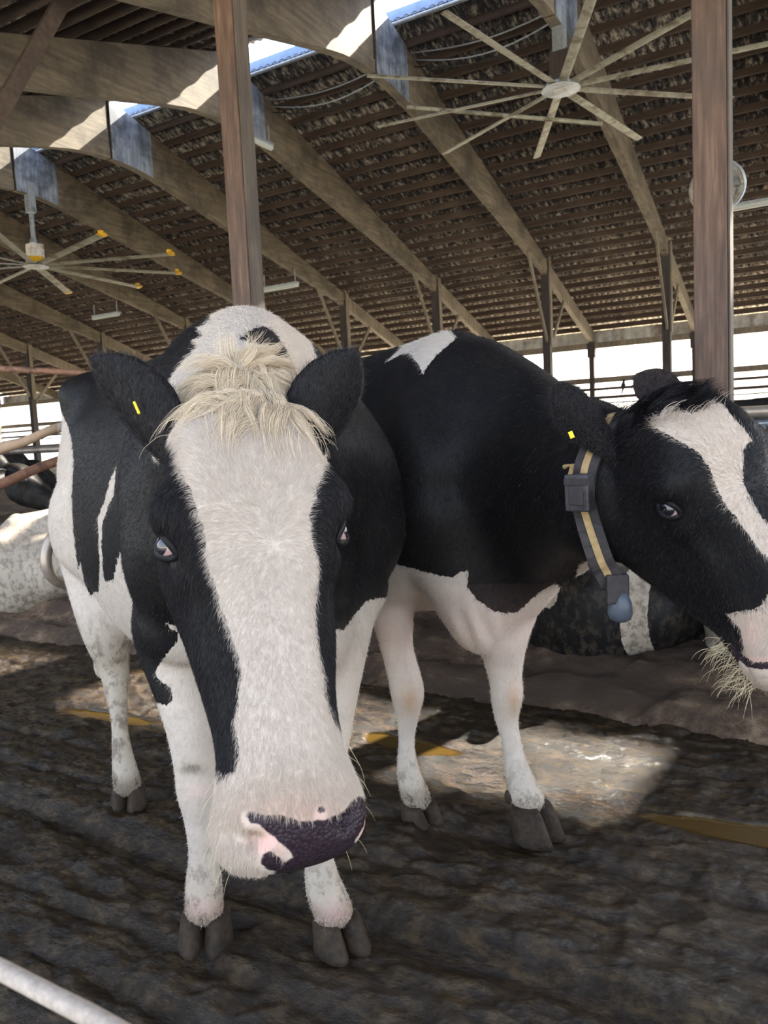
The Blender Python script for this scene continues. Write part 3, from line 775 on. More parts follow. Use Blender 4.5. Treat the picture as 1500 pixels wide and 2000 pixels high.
def join_raw(me, parts):
    'append raw (V, F) islands to mesh data'
    bm = bmesh.new(); bm.from_mesh(me)
    for Vv, Ff in parts:
        vs = [bm.verts.new(tuple(v)) for v in Vv]
        for f in Ff:
            try: bm.faces.new([vs[i] for i in f])
            except ValueError: pass
    bm.normal_update(); bm.to_mesh(me); bm.free(); me.update()
def ear_geo(root, tip, facing, width, cup=.4, L=None, thick=.006, n=22, m=14):
    'leaf shaped cupped ear; facing = direction the hollow looks'
    root, tip, facing = np.array(tuple(root)), np.array(tuple(tip)), np.array(tuple(facing), float)
    t = tip-root; Ln = np.linalg.norm(t); t /= Ln; f = facing-t*facing.dot(t); f /= np.linalg.norm(f); s = np.cross(t, f)
    V = []; prof = [(0, .50), (.08, .54), (.2, .66), (.35, .88), (.5, 1.0), (.65, .98), (.8, .80), (.92, .48), (1.0, .10)]
    px_, py_ = zip(*prof)
    for side in (1, -1):
        for i in range(n):
            u = i/(n-1); w = np.interp(u, px_, py_)*width/2
            cupk = cup*(1.9-1.3*u)
            for j in range(m):
                a = (j/(m-1)*2-1); ang = a*cupk*1.35
                rad = w/max(.3, (cupk*1.35)) if cupk > .01 else w
                x = math.sin(ang)*rad; z = (1-math.cos(ang))*rad
                edge = 1-abs(a)**4
                V.append(root+t*(u*Ln)+s*x+f*(z-.35*(w)*0+side*thick*.5*edge)-f*.25*Ln*(u-.5)**2*0)
    F = []; K = n*m
    for i in range(n-1):
        for j in range(m-1):
            a = i*m+j; F.append((a, a+1, a+1+m, a+m)); F.append((K+a, K+a+m, K+a+1+m, K+a+1))
    for i in range(n-1):
        a = i*m; F.append((a, a+m, K+a+m, K+a)); a = i*m+m-1; F.append((a, K+a, K+a+m, a+m))
    return V, F
def lid_geo(c, out, along, a, b, r, n=26):
    'almond eyelid rim round an eye; out = eye direction, along = long axis'
    c, out, along = (np.array(tuple(x), float) for x in (c, out, along)); out /= np.linalg.norm(out); along -= out*along.dot(out); along /= np.linalg.norm(along); up = np.cross(out, along)
    V = []; F = []; k = 7
    for i in range(n):
        th = 2*np.pi*i/n; x = np.cos(th); y = np.sin(th)*(abs(np.sin(th))**.25)*(1-.18*abs(x)**3)
        p = c+along*x*a+up*y*b+out*(-.010*x*x)
        rd = along*x/a+up*y/b; rd /= np.linalg.norm(rd)+1e-9
        for j in range(k):
            q = 2*np.pi*j/k; V.append(p+rd*math.cos(q)*r*1.6+out*math.sin(q)*r)
    for i in range(n):
        for j in range(k): F.append((i*k+j, ((i+1) % n)*k+j, ((i+1) % n)*k+(j+1) % k, i*k+(j+1) % k))
    return V, F
def eye_obj(c, r, look, white_dir, parent, amt=.25):
    c = Vector(c); bm = bmesh.new(); bmesh.ops.create_uvsphere(bm, u_segments=28, v_segments=20, radius=r)
    me = bpy.data.meshes.new('eye'); bm.to_mesh(me); bm.free(); me.polygons.foreach_set('use_smooth', [True]*len(me.polygons))
    V = getV(me); L = np.array(tuple(look), float); L /= np.linalg.norm(L); W_ = np.array(tuple(white_dir), float)
    ang = np.arccos(np.clip((V/r)@L, -1, 1))
    set_attr(me, 'iris', np.clip(ang/1.45, 0, 1)); me.materials.append(m_eye)
    o = bpy.data.objects.new('eye', me); o.location = c; link(o, parent); o.matrix_parent_inverse = parent.matrix_basis.inverted(); return o
def hoof_parts(ankle, toe_dir, size, parent, splay=.10):
    'two claws below a pastern; ankle = centre of the coronet, toe_dir horizontal'
    ankle = Vector(ankle); d = Vector(toe_dir); d.z = 0; d.normalize(); s = Vector((-d.y, d.x, 0)); hz = ankle.z
    for k in (-1, 1):
        V = []; n = 20
        for z, sc, fw in ((hz*1.18, .74, .10), (hz, .90, .10), (hz*.6, 1.0, .34), (hz*.28, 1.08, .52), (.004, 1.13, .66), (.0, 1.08, .64)):
            ln, wd = size*.46*sc, size*.262*sc
            cx = ankle+d*(size*.30*(fw-.1)-size*.06)+s*k*(size*.255+splay*size*.10*(1-z/hz)); cx.z = z
            for i in range(n):
                a = 2*math.pi*i/n; x = math.cos(a)*ln*(1.12 if math.cos(a) > 0 else .82); y = math.sin(a)*wd*(1-.32*max(0, math.cos(a))**1.5*(1 if math.sin(a)*k > 0 else .25))
                V.append(cx+d*x+s*y)
        m = MB(); F = [(i*n+j, i*n+(j+1) % n, (i+1)*n+(j+1) % n, (i+1)*n+j) for i in range(5) for j in range(n)]
        F += [tuple(range(n-1, -1, -1)), tuple(5*n+j for j in range(n))]
        m.add(V, F); m.build('hoof', m_hoof, parent, smooth=True)
        dm = MB(); q = ankle-d*size*.46+s*k*size*.22; q.z = hz*1.35
        bpy_ball(dm, q, (size*.13, size*.11, size*.17)); dm.build('dewclaw', m_hoof, parent, smooth=True)
def bpy_ball(m, c, r, n=12, k=8):
    V = []; c = Vector(c)
    for i in range(k+1):
        th = math.pi*i/k
        for j in range(n):
            a = 2*math.pi*j/n; V.append(c+Vector((math.cos(a)*math.sin(th)*r[0], math.sin(a)*math.sin(th)*r[1], math.cos(th)*r[2])))
    m.add(V, [(i*n+j, (i+1)*n+j, (i+1)*n+(j+1) % n, i*n+(j+1) % n) for i in range(k) for j in range(n)])

def torso(sh, L, S=1.0, belly=1.0):
    'L maps cow-local (x forward, y left, z up) to world'
    st = [(.24, .98, .11, .12, .20), (.13, 1.02, .19, .27, .35), (0, 1.06, .235, .385, .44), (-.2, 1.04, .255, .38, .45), (-.45, 1.0, .285, .41, .46),
          (-.7, .98, .29, .43, .46), (-.92, 1.0, .275, .42, .43), (-1.08, 1.07, .27, .36, .38), (-1.24, 1.12, .215, .30, .34), (-1.38, 1.14, .14, .21, .26)]
    rings = []
    st = cat(np.array(st), np.linspace(0, len(st)-1, 46))
    for x, zc, w, u, d in [(.29, .98, .05, .05, .09)]+[tuple(r) for r in st]+[(-1.44, 1.15, .07, .10, .13)]:
        a = np.linspace(0, 2*np.pi, 40, endpoint=False); ca, sa = np.cos(a), np.sin(a)
        nf = .30-.20*float(np.clip((-x-.6)/.4, 0, 1)); y = np.sign(ca)*np.abs(ca)**.88*w*(1-nf*np.maximum(0, sa)**2.2); z = zc+np.where(sa > 0, u, d)*sa
        rings.append([L((x, yy, zz)) for yy, zz in zip(y, z)])
    sh.loft(rings)
    for s in (-1, 1):
        sh.chain([L((-1.02, s*.235, 1.335)), L((-1.01, s*.12, 1.365)), L((-1.0, 0, 1.38))], [.072, .065, .05], n=12); sh.ball(L((-1.39, s*.12, 1.24)), .065)
        sh.chain([L((-1.0, s*.22, 1.33)), L((-1.2, s*.14, 1.30)), L((-1.39, s*.12, 1.25))], [.06, .07, .05], n=12)
        sh.chain([L((.0, s*.10, 1.38)), L((.06, s*.185, 1.18)), L((.13, s*.215, .98)), L((.05, s*.20, .82))], [.06, .10, .12, .10], n=16)
        sh.chain([L((-1.08, s*.115, 1.14)), L((-1.12, s*.115, .98)), L((-1.14, s*.13, .84))], [.16, .165, .125], n=18)
        sh.chain([L((-.90, s*.24, 1.0)), L((-.93, s*.23, .82))], [.11, .11], n=14)
    sh.chain([L((.02, 0, 1.40)), L((-.3, 0, 1.395)), L((-.7, 0, 1.39)), L((-1.1, 0, 1.40)), L((-1.34, 0, 1.39))], [.07, .05, .04, .05, .06], n=12)
    sh.chain([L((.22, 0, .95)), L((.24, 0, .78)), L((.12, 0, .66))], [(.13, .12), (.12, .13), (.10, .10)], n=16)
    sh.ball(L((-.98, 0, .60)), (.19, .19, .14))
def leg(sh, pts, rads, n=16):
    sh.chain(pts, rads, n=n, up=(1, .3, .05))
print('cow code ready')

from mathutils.bvhtree import BVHTree
def gb(P, c, r):
    'anisotropic gaussian weight'
    d = (P-np.array(c))/np.array(r if not np.isscalar(r) else (r, r, r)); return np.exp(-(d**2).sum(1))
def sculpt_head(h, V, N, open_mouth=0.0):
    P = h.loc(V); near = (np.abs(P[:, 0]) < .16) & (P[:, 1] > -.32) & (P[:, 1] < .06) & (P[:, 2] > -.06) & (P[:, 2] < .62)
    p = P[near]; n = N[near]; d = np.zeros(len(p)); k = h.k
    for s in (-1, 1):
        d += .008*gb(p, (s*.112, -.028, .150), (.03, .03, .03)) - .011*gb(p, (s*.120, -.052, .182), (.026, .024, .020))
        d += .005*gb(p, (s*.100, -.060, .222), (.03, .02, .02)) - .009*gb(p, (s*.098, -.055, .085), (.03, .045, .035))
        d += .005*gb(p, (s*.085, -.060, .275), (.03, .012, .05)) + .009*gb(p, (s*.098, -.165, .20), (.03, .06, .07))
        d -= .006*gb(p, (s*.066, -.035, .33), (.02, .03, .06))
        d -= .004*gb(p, (s*.080, -.115, .30), (.02, .012, .10)) 
        # nostril comma and its rim
        d -= .020*gb(p, (s*.054, -.022, .520), (.012, .016, .010)) + .012*gb(p, (s*.068, -.036, .508), (.009, .016, .012))
        d += .005*gb(p, (s*.050, -.010, .502), (.02, .02, .010)) + .004*gb(p, (s*.032, -.024, .530), (.010, .02, .014))
        # mouth line
        d -= .007*gb(p, (s*.078, -.090, .455), (.03, .006, .045)) + .006*gb(p, (s*.060, -.086, .52), (.03, .006, .035))
    d -= .006*gb(p, (0, -.082, .553), (.05, .005, .03))
    d -= .002*gb(p, (0, -.02, .54), (.004, .03, .02))
    d += .004*gb(p, (0, 0, .01), (.05, .05, .03))
    V[near] += n*(d*k)[:, None]
    return V

def finish_body(me, V, root, L=None):
    setV(me, V); me.polygons.foreach_set('use_smooth', np.ones(len(me.polygons), bool)); me.materials.append(m_coat)
    o = bpy.data.objects.new('body', me); link(o, root); o.matrix_parent_inverse = root.matrix_basis.inverted(); return o
def cpar(o, root):
    o.matrix_parent_inverse = root.matrix_basis.inverted(); return o

# ================================================================= front cow
def front_cow():
    wx, wd = -.30, 1.78
    def L(p):
        x, y, z = p; return np.array(wc(wx+.495*x+.869*y, wd-.869*x+.495*y, z*1.0))
    root = empty('cow', L((-.4, 0, 0)))
    P0, P1 = Q(478, 752, 1.03), Q(606, 1712, .83)
    mid = (P0+P1)/2; tw = (Vector((0, 0, CAMH))-mid); tw.z = 0; tw.normalize()
    tw = Matrix.Rotation(R(12), 3, 'Z') @ tw
    h = Head(P0, P1, tw, size=.96, wide=1.0)
    print('front head L', h.L, 'axis z', h.A[2])
    sh = Shape(); torso(sh, L)
    # neck
    sh.chain([L((.02, 0, 1.13)), Q(468, 880, 1.50), Q(478, 905, 1.28), h.to((0, -.17, .10))],
             [(.205, .32, .32), (.165, .225, .28), (.125, .18, .22), (.10, .12, .12)], n=24, up=(0, 0, 1))
    sh.chain([L((.05, 0, 1.38)), Q(492, 668, 1.58), Q(487, 738, 1.36), Q(484, 775, 1.16)], [.085, .068, .072, .07], n=14)
    for s_ in (-1, 1):
        sh.chain([L((.10, s_*.13, 1.12)), Q(473+s_*42, 945, 1.48)], [.15, .12], n=16)
    sh = coarse(sh)
    sh.loft([[h.to((w, f, t)) for w, f, t in r] for r in head_rings()])
    # fore legs, as they stand
    rf = [(L((.06, -.18, .80)), .12), (Q(335, 1235, 1.72), .088), (Q(357, 1330, 1.70), .072), (Q(374, 1420, 1.68), .057), (Q(385, 1500, 1.69), .051), (Q(388, 1545, 1.69), .050), (Q(391, 1600, 1.70), .037),
          (Q(395, 1665, 1.71), .032), (Q(398, 1712, 1.72), .042), (Q(398, 1745, 1.72), .044), (Q(400, 1782, 1.71), .047)]
    lf = [(L((.14, .15, .82)), .11), (Q(668, 1205, 1.66), .075), (Q(655, 1320, 1.64), .060), (Q(640, 1430, 1.63), .052), (Q(628, 1510, 1.62), .048), (Q(622, 1600, 1.62), .036), (Q(622, 1665, 1.67), .032),
          (Q(630, 1722, 1.69), .042), (Q(642, 1757, 1.69), .045), (Q(656, 1790, 1.68), .047)]
    rh = [(L((-1.06, -.18, .86)), .13), (Q(205, 1215, 2.50), .085), (Q(222, 1300, 2.50), .052), (Q(228, 1350, 2.47), .038), (Q(233, 1410, 2.45), .027), (Q(238, 1465, 2.44), .032), (Q(244, 1505, 2.43), .041), (Q(250, 1540, 2.41), .046)]
    lh = [(L((-1.15, .18, .86)), .13), (L((-1.22, .2, .66)), .085), (L((-1.27, .21, .52)), .052), (L((-1.22, .22, .40)), .036), (L((-1.19, .23, .25)), .027), (L((-1.17, .23, .13)), .038), (L((-1.14, .23, .08)), .045)]
    for lg in (rf, lf, rh, lh): leg(sh, [a for a, b in lg], [b for a, b in lg])
    # hock point
    sh.ball(Q(203, 1300, 2.53), (.035, .035, .05))
    tail = [L((-1.36, 0, 1.36)), L((-1.47, -.02, 1.32)), L((-1.5, -.10, 1.26)), Q(105, 838, 2.92), Q(50, 862, 2.88), Q(0, 876, 2.86), Q(-70, 905, 2.84)]
    sh.chain(tail, [.04, .03, .028, .024, .024, .028, .03], n=12)
    me = remesh(sh, .0048, 'body')
    V = getV(me); P = h.loc(V); hd = (np.abs(P[:, 0]) < .14) & (P[:, 2] > .0) & (P[:, 1] > -.22) & (P[:, 2] < .62) & (P[:, 1] < .07)
    hw = sstep(.0, .05, P[:, 2])*sstep(-.24, -.16, P[:, 1])*hd
    low = sstep(.62, .45, V[:, 2])
    V = laplace(me, V, 1-hw, 10); V = laplace(me, V, np.clip(1-hw-low*.92, 0, 1), 50); V = laplace(me, V, 1, 5)
    setV(me, V); V = sculpt_head(h, V, getN(me)); V = laplace(me, V, .5, 2); setV(me, V)
    # ears
    e1 = ear_geo(h.to((-.070, -.125, .085)), Q(180, 700, 1.13), FH*1.0+RH*.55+Vector((0, 0, .5)), .145, cup=.7)
    e2 = ear_geo(h.to((.070, -.125, .095)), Q(695, 684, 1.14), FH*1.0-RH*.35+Vector((0, 0, .4)), .130, cup=.65)
    eyes = []
    for s, pxy in ((-1, (300, 1074)), (1, (694, 1020))):
        c = h.to((s*.1075, -.053, .181))
        out = h.A@np.array([s*.90, .42, .05]); out /= np.linalg.norm(out); along = h.A@np.array([-s*.25, .6, .75])
        eyes.append((c, out, along))
        print('eye px', prj(c[None])[0], 'want', pxy)
    lids = []
    for c, out, along in eyes: lids.append(lid_geo(c+out*.0115, out, along,   .0205, .0125, .0042))
    join_raw(me, [e1, e2]+lids)
    setV(me, getV(me))
    bmx = bmesh.new(); bmx.from_mesh(me); bmesh.ops.recalc_face_normals(bmx, faces=bmx.faces); bmx.to_mesh(me); bmx.free()
    V = getV(me); N = getN(me); px, dep = prj(V); P = h.loc(V)
    inhead = (np.abs(P[:, 0]) < .17) & (P[:, 2] > -.02) & (P[:, 1] > -.34) & (P[:, 2] < .62) & (dep < 1.22)
    is_ear = np.arange(len(V)) >= len(V)-sum(len(g[0]) for g in [e1, e2]+lids)
    m2 = dep/FPX
    # coat: positive = white
    coat = np.full(len(V), -.05)
    lo = (.60-V[:, 2])                     # white legs
    coat = np.maximum(coat, lo*.5)
    def lay(poly, filt, sign):
        nonlocal coat
        s = poly_sdf(px, poly)*m2
        coat = np.where(filt, np.maximum(coat, s) if sign > 0 else np.minimum(coat, -s), coat)
    body = ~inhead & ~is_ear
    # crest of the neck
    lay([(285, 830), (293, 806), (310, 776), (331, 739), (360, 701), (385, 676), (376, 664), (398, 655), (384, 640), (402, 632), (410, 620), (427, 600), (450, 560), (560, 560), (640, 745), (616, 739), (640, 900), (300, 900)], body & (dep < 2.1), 1)
    lay([(470, 662), (486, 647), (511, 637), (532, 645), (553, 671), (572, 712), (590, 760), (560, 760), (540, 700), (505, 672), (482, 668)], body & (dep < 2.1), -1)
    lay([(232, 712), (240, 703), (262, 697), (290, 692), (285, 703), (256, 708)], body & (dep > 2.3), 1)
    # thigh
    lay([(118, 799), (123, 811), (132, 832), (138, 850), (144, 895), (142, 931), (140, 970), (143, 1040), (149, 1085), (154, 1125), (152, 1200), (40, 1300), (40, 900), (96, 862), (104, 825)], body & (dep > 2.2), 1)
    # flank streak and belly
    lay([(232, 900), (224, 925), (224, 961), (211, 990), (202, 1016), (198, 1055), (201, 1115), (206, 1136), (221, 1133), (228, 1100), (237, 1071), (247, 1097), (260, 1113), (275, 1085), (300, 1200), (300, 1420), (100, 1420), (140, 1130), (152, 1115), (157, 1096), (165, 1140), (177, 1167), (183, 1156), (193, 1156), (195, 1100), (192, 1050), (190, 1010), (205, 975), (215, 940)], body & (dep > 1.84), 1)
    lay([(100, 1060), (152, 1115), (157, 1096), (165, 1140), (177, 1167), (193, 1156), (195, 1100), (260, 1113), (300, 1300), (300, 1500), (100, 1500)], body & (dep > 1.84) & (V[:, 2] < .75), 1)
    # shoulder and upper foreleg
    fl = body & (dep <= 1.86) & (px[:, 0] < 480)
    coat = np.where(fl & (V[:, 2] < .95), -.03, coat)
    lay([(346, 1255), (322, 1282), (302, 1314), (310, 1326), (334, 1346), (338, 1366), (326, 1378), (303, 1371), (250, 1420), (250, 2000), (600, 2000), (600, 1300), (420, 1200), (360, 1200)], fl, 1)
    lay([(325, 1218), (344, 1222), (344, 1232), (333, 1229)], fl, 1)
    fr = body & (dep < 1.95) & (px[:, 0] >= 480) & (px[:, 1] > 1000)
    coat = np.where(fr, -.03, coat)
    lay([(716, 1172), (700, 1192), (670, 1230), (560, 1230), (560, 2000), (800, 2000), (800, 1160)], fr, 1)
    # face
    hh = inhead & ~is_ear
    coat = np.where(hh, -.05, coat)
    face = [(322, 810), (324, 844), (347, 877), (352, 911), (373, 957), (385, 999), (402, 1050), (406, 1096), (419, 1142), (430, 1190), (438, 1205), (450, 1242), (466, 1282), (471, 1322), (466, 1374), (458, 1410), (468, 1462), (462, 1502), (434, 1516), (424, 1502), (400, 1500), (330, 1540), (330, 1800), (820, 1800), (820, 1500), (718, 1520), (686, 1460), (668, 1432), (654, 1408), (646, 1390), (636, 1358), (634, 1322), (624, 1282), (620, 1242), (617, 1188), (624, 1100), (608, 1054), (606, 1003), (616, 970), (629, 936), (643, 877), (640, 852), (622, 820), (645, 800), (640, 760), (600, 700), (480, 660), (380, 690), (318, 760)]
    lay(face, hh, 1)
    coat = np.where(is_ear, -.05, coat)
    tailm = body & (px[:, 0] < 112) & (px[:, 1] > 800) & (px[:, 1] < 960) & (dep > 2.7)
    pad = np.full(len(V), -.05)
    pp = [(478, 1594), (486, 1580), (506, 1590), (542, 1594), (594, 1603), (630, 1602), (670, 1586), (686, 1566), (702, 1554), (716, 1558), (722, 1586), (712, 1614), (692, 1642), (700, 1662), (670, 1684), (610, 1700), (554, 1710), (526, 1702), (510, 1686), (514, 1666), (530, 1662), (556, 1684), (570, 1674), (554, 1650), (530, 1630), (506, 1612), (488, 1608)]
    pad = np.where(hh & (P[:, 2] > .42), poly_sdf(px, pp)*m2, pad)
    pad = np.maximum(pad, np.where(hh & (P[:, 2] > .42), (8-np.hypot(px[:, 0]-628, px[:, 1]-1582))*m2, -.05))
    pink = np.where(hh, np.maximum(.55*np.exp(-(((px[:, 0]-600)/95)**2+((px[:, 1]-1585)/28)**2)), np.maximum(.9*np.exp(-(((px[:, 0]-525)/32)**2+((px[:, 1]-1645)/30)**2)), .7*np.exp(-(((px[:, 0]-712)/16)**2+((px[:, 1]-1620)/30)**2)))), 0)
    tan = np.where(hh, .35*np.exp(-(((px[:, 0]-560)/150)**2+((px[:, 1]-1600)/90)**2)), 0)
    for cx, cy, rr in ((388, 1545, 30), (398, 1775, 40), (655, 1785, 45), (620, 1515, 35)):
        pink = np.maximum(pink, np.where(body, .30*np.exp(-(((px[:, 0]-cx)/rr)**2+((px[:, 1]-cy)/(rr*.6))**2)), 0)*(dep < 2))
    tan = np.where(tailm, .8, tan)
    dirt = np.where(body, np.clip(sstep(.32, .06, V[:, 2])*.62+.10+.35*sstep(.13, .08, V[:, 2]), 0, 1), 0)
    dirt = np.where(body & (dep > 2.2), np.maximum(dirt, .62*sstep(.72, .46, V[:, 2])), dirt)
    dirt = np.where(body, np.maximum(dirt, .62*np.exp(-((px[:, 1]-1500)/14)**2-((px[:, 0]-375)/30)**2)), dirt)
    coat = np.where(tailm, .03, coat)
    for k_, a_ in (('coat', coat), ('pad', pad), ('pink', pink), ('tan', tan), ('dirt', dirt)): set_attr(me, k_, a_)
    o = finish_body(me, V, root)
    for c, out, along in eyes:
        eye_obj(c-out*.002, .0188, out+np.array(h.A[:, 2])*-.3-np.array(h.A[:, 0])*np.sign((c-h.o)@h.A[:, 0])*-.2, out, root)
    # hooves
    f1 = Vector(L((1, 0, 0)))-Vector(L((0, 0, 0))); f1.z = 0
    hoof_parts(Q(400, 1790, 1.715), -FH+RH*.05, .115, root)
    hoof_parts(Q(660, 1798, 1.68), -FH*.9+RH*.55, .115, root)
    hoof_parts(Q(250, 1540, 2.42), -FH+RH*.02, .105, root)
    hoof_parts(L((-1.13, .23, .07)), f1, .12, root)
    A = dict(coat=coat, tan=tan, dirt=dirt)
    # fur
    wh = h.to((.015, 0, .205)); tdir = h.A[:, 2]; fdir = h.A[:, 1]; wdir = h.A[:, 0]
    def comb(Pp, Nn):
        l = h.loc(Pp); r = l-np.array([.012, 0, .205]); dist = np.sqrt(r[:, 0]**2+r[:, 2]**2)[:, None]+1e-6
        rad = (r[:, :1]*wdir+r[:, 2:]*tdir)/dist
        k = np.exp(-(dist/.10)**2); side = sstep(.05, .11, np.abs(l[:, 0]))[:, None]
        base = tdir*np.sign(l[:, 2:]-.15)*1.0+wdir*np.sign(l[:, :1])*.35
        d = rad*(.55+.45*k)+base*.35
        d = d*(1-side)+side*(tdir*.75-fdir*.6)
        return d
    wgt = (hh & ~is_ear & (pad < -.004) & ((N*(np.array([0, 0, CAMH])-V)).sum(1) > -.15))*1.0
    wgt *= 1-.85*np.clip(np.exp(-((px[:, 0]-525)/26)**2-((px[:, 1]-1645)/26)**2)*1.4, 0, 1)
    for c, out, al in eyes: wgt *= (np.linalg.norm(V-c, axis=1) > .027)
    ln = .010+.006*sstep(.3, .05, P[:, 2])+.004*sstep(.40, .5, P[:, 2])
    cpar(props(fur('face_hair', me, V, N, comb, wgt, 120000, ln*.72, .00017, root, A, 5, wav=.16, lift=.26), kind='stuff'), root)
    def combe(Pp, Nn): return np.tile(np.array([0, 0, 1.0]), (len(Pp), 1))+np.random.default_rng(1).normal(0, .4, (len(Pp), 3))
    cpar(props(fur('ear_hair', me, V, N, combe, is_ear*1.0*(np.arange(len(V)) < len(V)-sum(len(g[0]) for g in lids)), 14000, .012, .0002, root, A, 6, lift=.5, lo=.7), kind='stuff'), root)
    bk = np.array(wc(-.52, .854)); dn = np.array([0, 0, -1.0])
    def combb(Pp, Nn): return np.tile(bk*.7+dn*.6, (len(Pp), 1))
    cpar(props(fur('body_hair', me, V, N, combb, (body & ((N*(np.array([0, 0, CAMH])-V)).sum(1) > -.2) & (px[:, 0] > 60) & (dep < 3.1))*1.0/np.maximum(dep, 1)**1.5, 70000, .009, .00028, root, A, 7, wav=.25), kind='stuff'), root)
    # forelock
    w8 = np.where(hh | body, np.exp(-(((px[:, 0]-512)/84)**2+((px[:, 1]-758)/44)**2)*1.1), 0)*((N*(np.array([0, 0, CAMH])-V)).sum(1) > -.35)*(dep < 1.2)
    cnt = 13000; Pp, Nn, vi, r = tri_sample(me, V, N, w8, cnt, 9)
    ncl = 260; cp = Pp[r.integers(0, cnt, ncl)]; d2 = ((Pp[:, None, :]-cp[None])**2).sum(2); cid = d2.argmin(1)
    lw = h.loc(np.array([tuple(Q(498, 700, 1.08))]))[0]; lp = h.loc(Pp); lc = h.loc(cp)
    rad = np.stack([(lc[:, 0]-lw[0])*1.15, 0*lc[:, 0], (lc[:, 2]-lw[2])+.022], 1); rad /= np.linalg.norm(rad, axis=1)[:, None]
    rad += np.stack([r.normal(0, .42, ncl), 0*rad[:, 1], r.normal(0, .30, ncl)], 1)
    dirs = (rad@h.A.T)[cid]; curl = r.normal(0, 1.1, ncl)[cid][:, None]; Lh = ((.034+.030*r.random(ncl))[cid]*(.7+.55*r.random(cnt)))
    k = 8; pts = np.zeros((cnt, k, 3)); pts[:, 0] = Pp; perp = np.cross(dirs, Nn)
    for i in range(1, k):
        u = i/(k-1)
        dd = Nn*(.95*(1-u)**1.5-.18*u)+dirs*(.35+.65*u)+perp*np.sin(u*3.6+curl)*.55+np.array([0, 0, -.35])*u
        pts[:, i] = pts[:, i-1]+dd/np.linalg.norm(dd, axis=1)[:, None]*(Lh/(k-1))[:, None]+(cp[cid]-Pp)*.07*u+r.normal(0, .0005, (cnt, 3))
    white = (coat[vi] > -.02)*1.0
    cpar(hair_obj('forelock', pts, np.linspace(.00026, .00010, k), m_tuft, root, dict(isw=white, rnd=r.random(cnt), tn=(r.random(cnt) > .85)*.25)), root)
    # whiskers
    ws = []
    rr = np.random.default_rng(3)
    for i in range(34):
        s = rr.choice((-1, 1)); t = rr.uniform(.45, .55); f = rr.uniform(-.12, -.05)
        a = h.to((s*(.083 if t < .52 else .06), f, t)); d = h.A@np.array([s*rr.uniform(.2, 1), rr.uniform(-.4, .5), rr.uniform(.2, 1.1)]); d /= np.linalg.norm(d); ln_ = rr.uniform(.012, .05)
        b = a+d*ln_*.6; c = b+(d*.6+np.array([0, 0, -.6]))*ln_*.5
        ws.append([a-d*.01, b, c])
    cpar(props(hair_obj('whiskers', np.array(ws), np.array([.00028, .0002, .00008]), m_whisk, root, {}), kind='stuff'), root)
    # ear tag, seen edge-on
    m = MB(); a = Q(262, 785, 1.075); b = Q(272, 808, 1.07); m.bar(a, b, .003, .0035, FH); cpar(m.build('ear_tag', m_tag, root), root)
    props(root, 'black and white cow facing the camera with a broad white blaze and curly forelock', 'cow')
    return h
hF = front_cow()

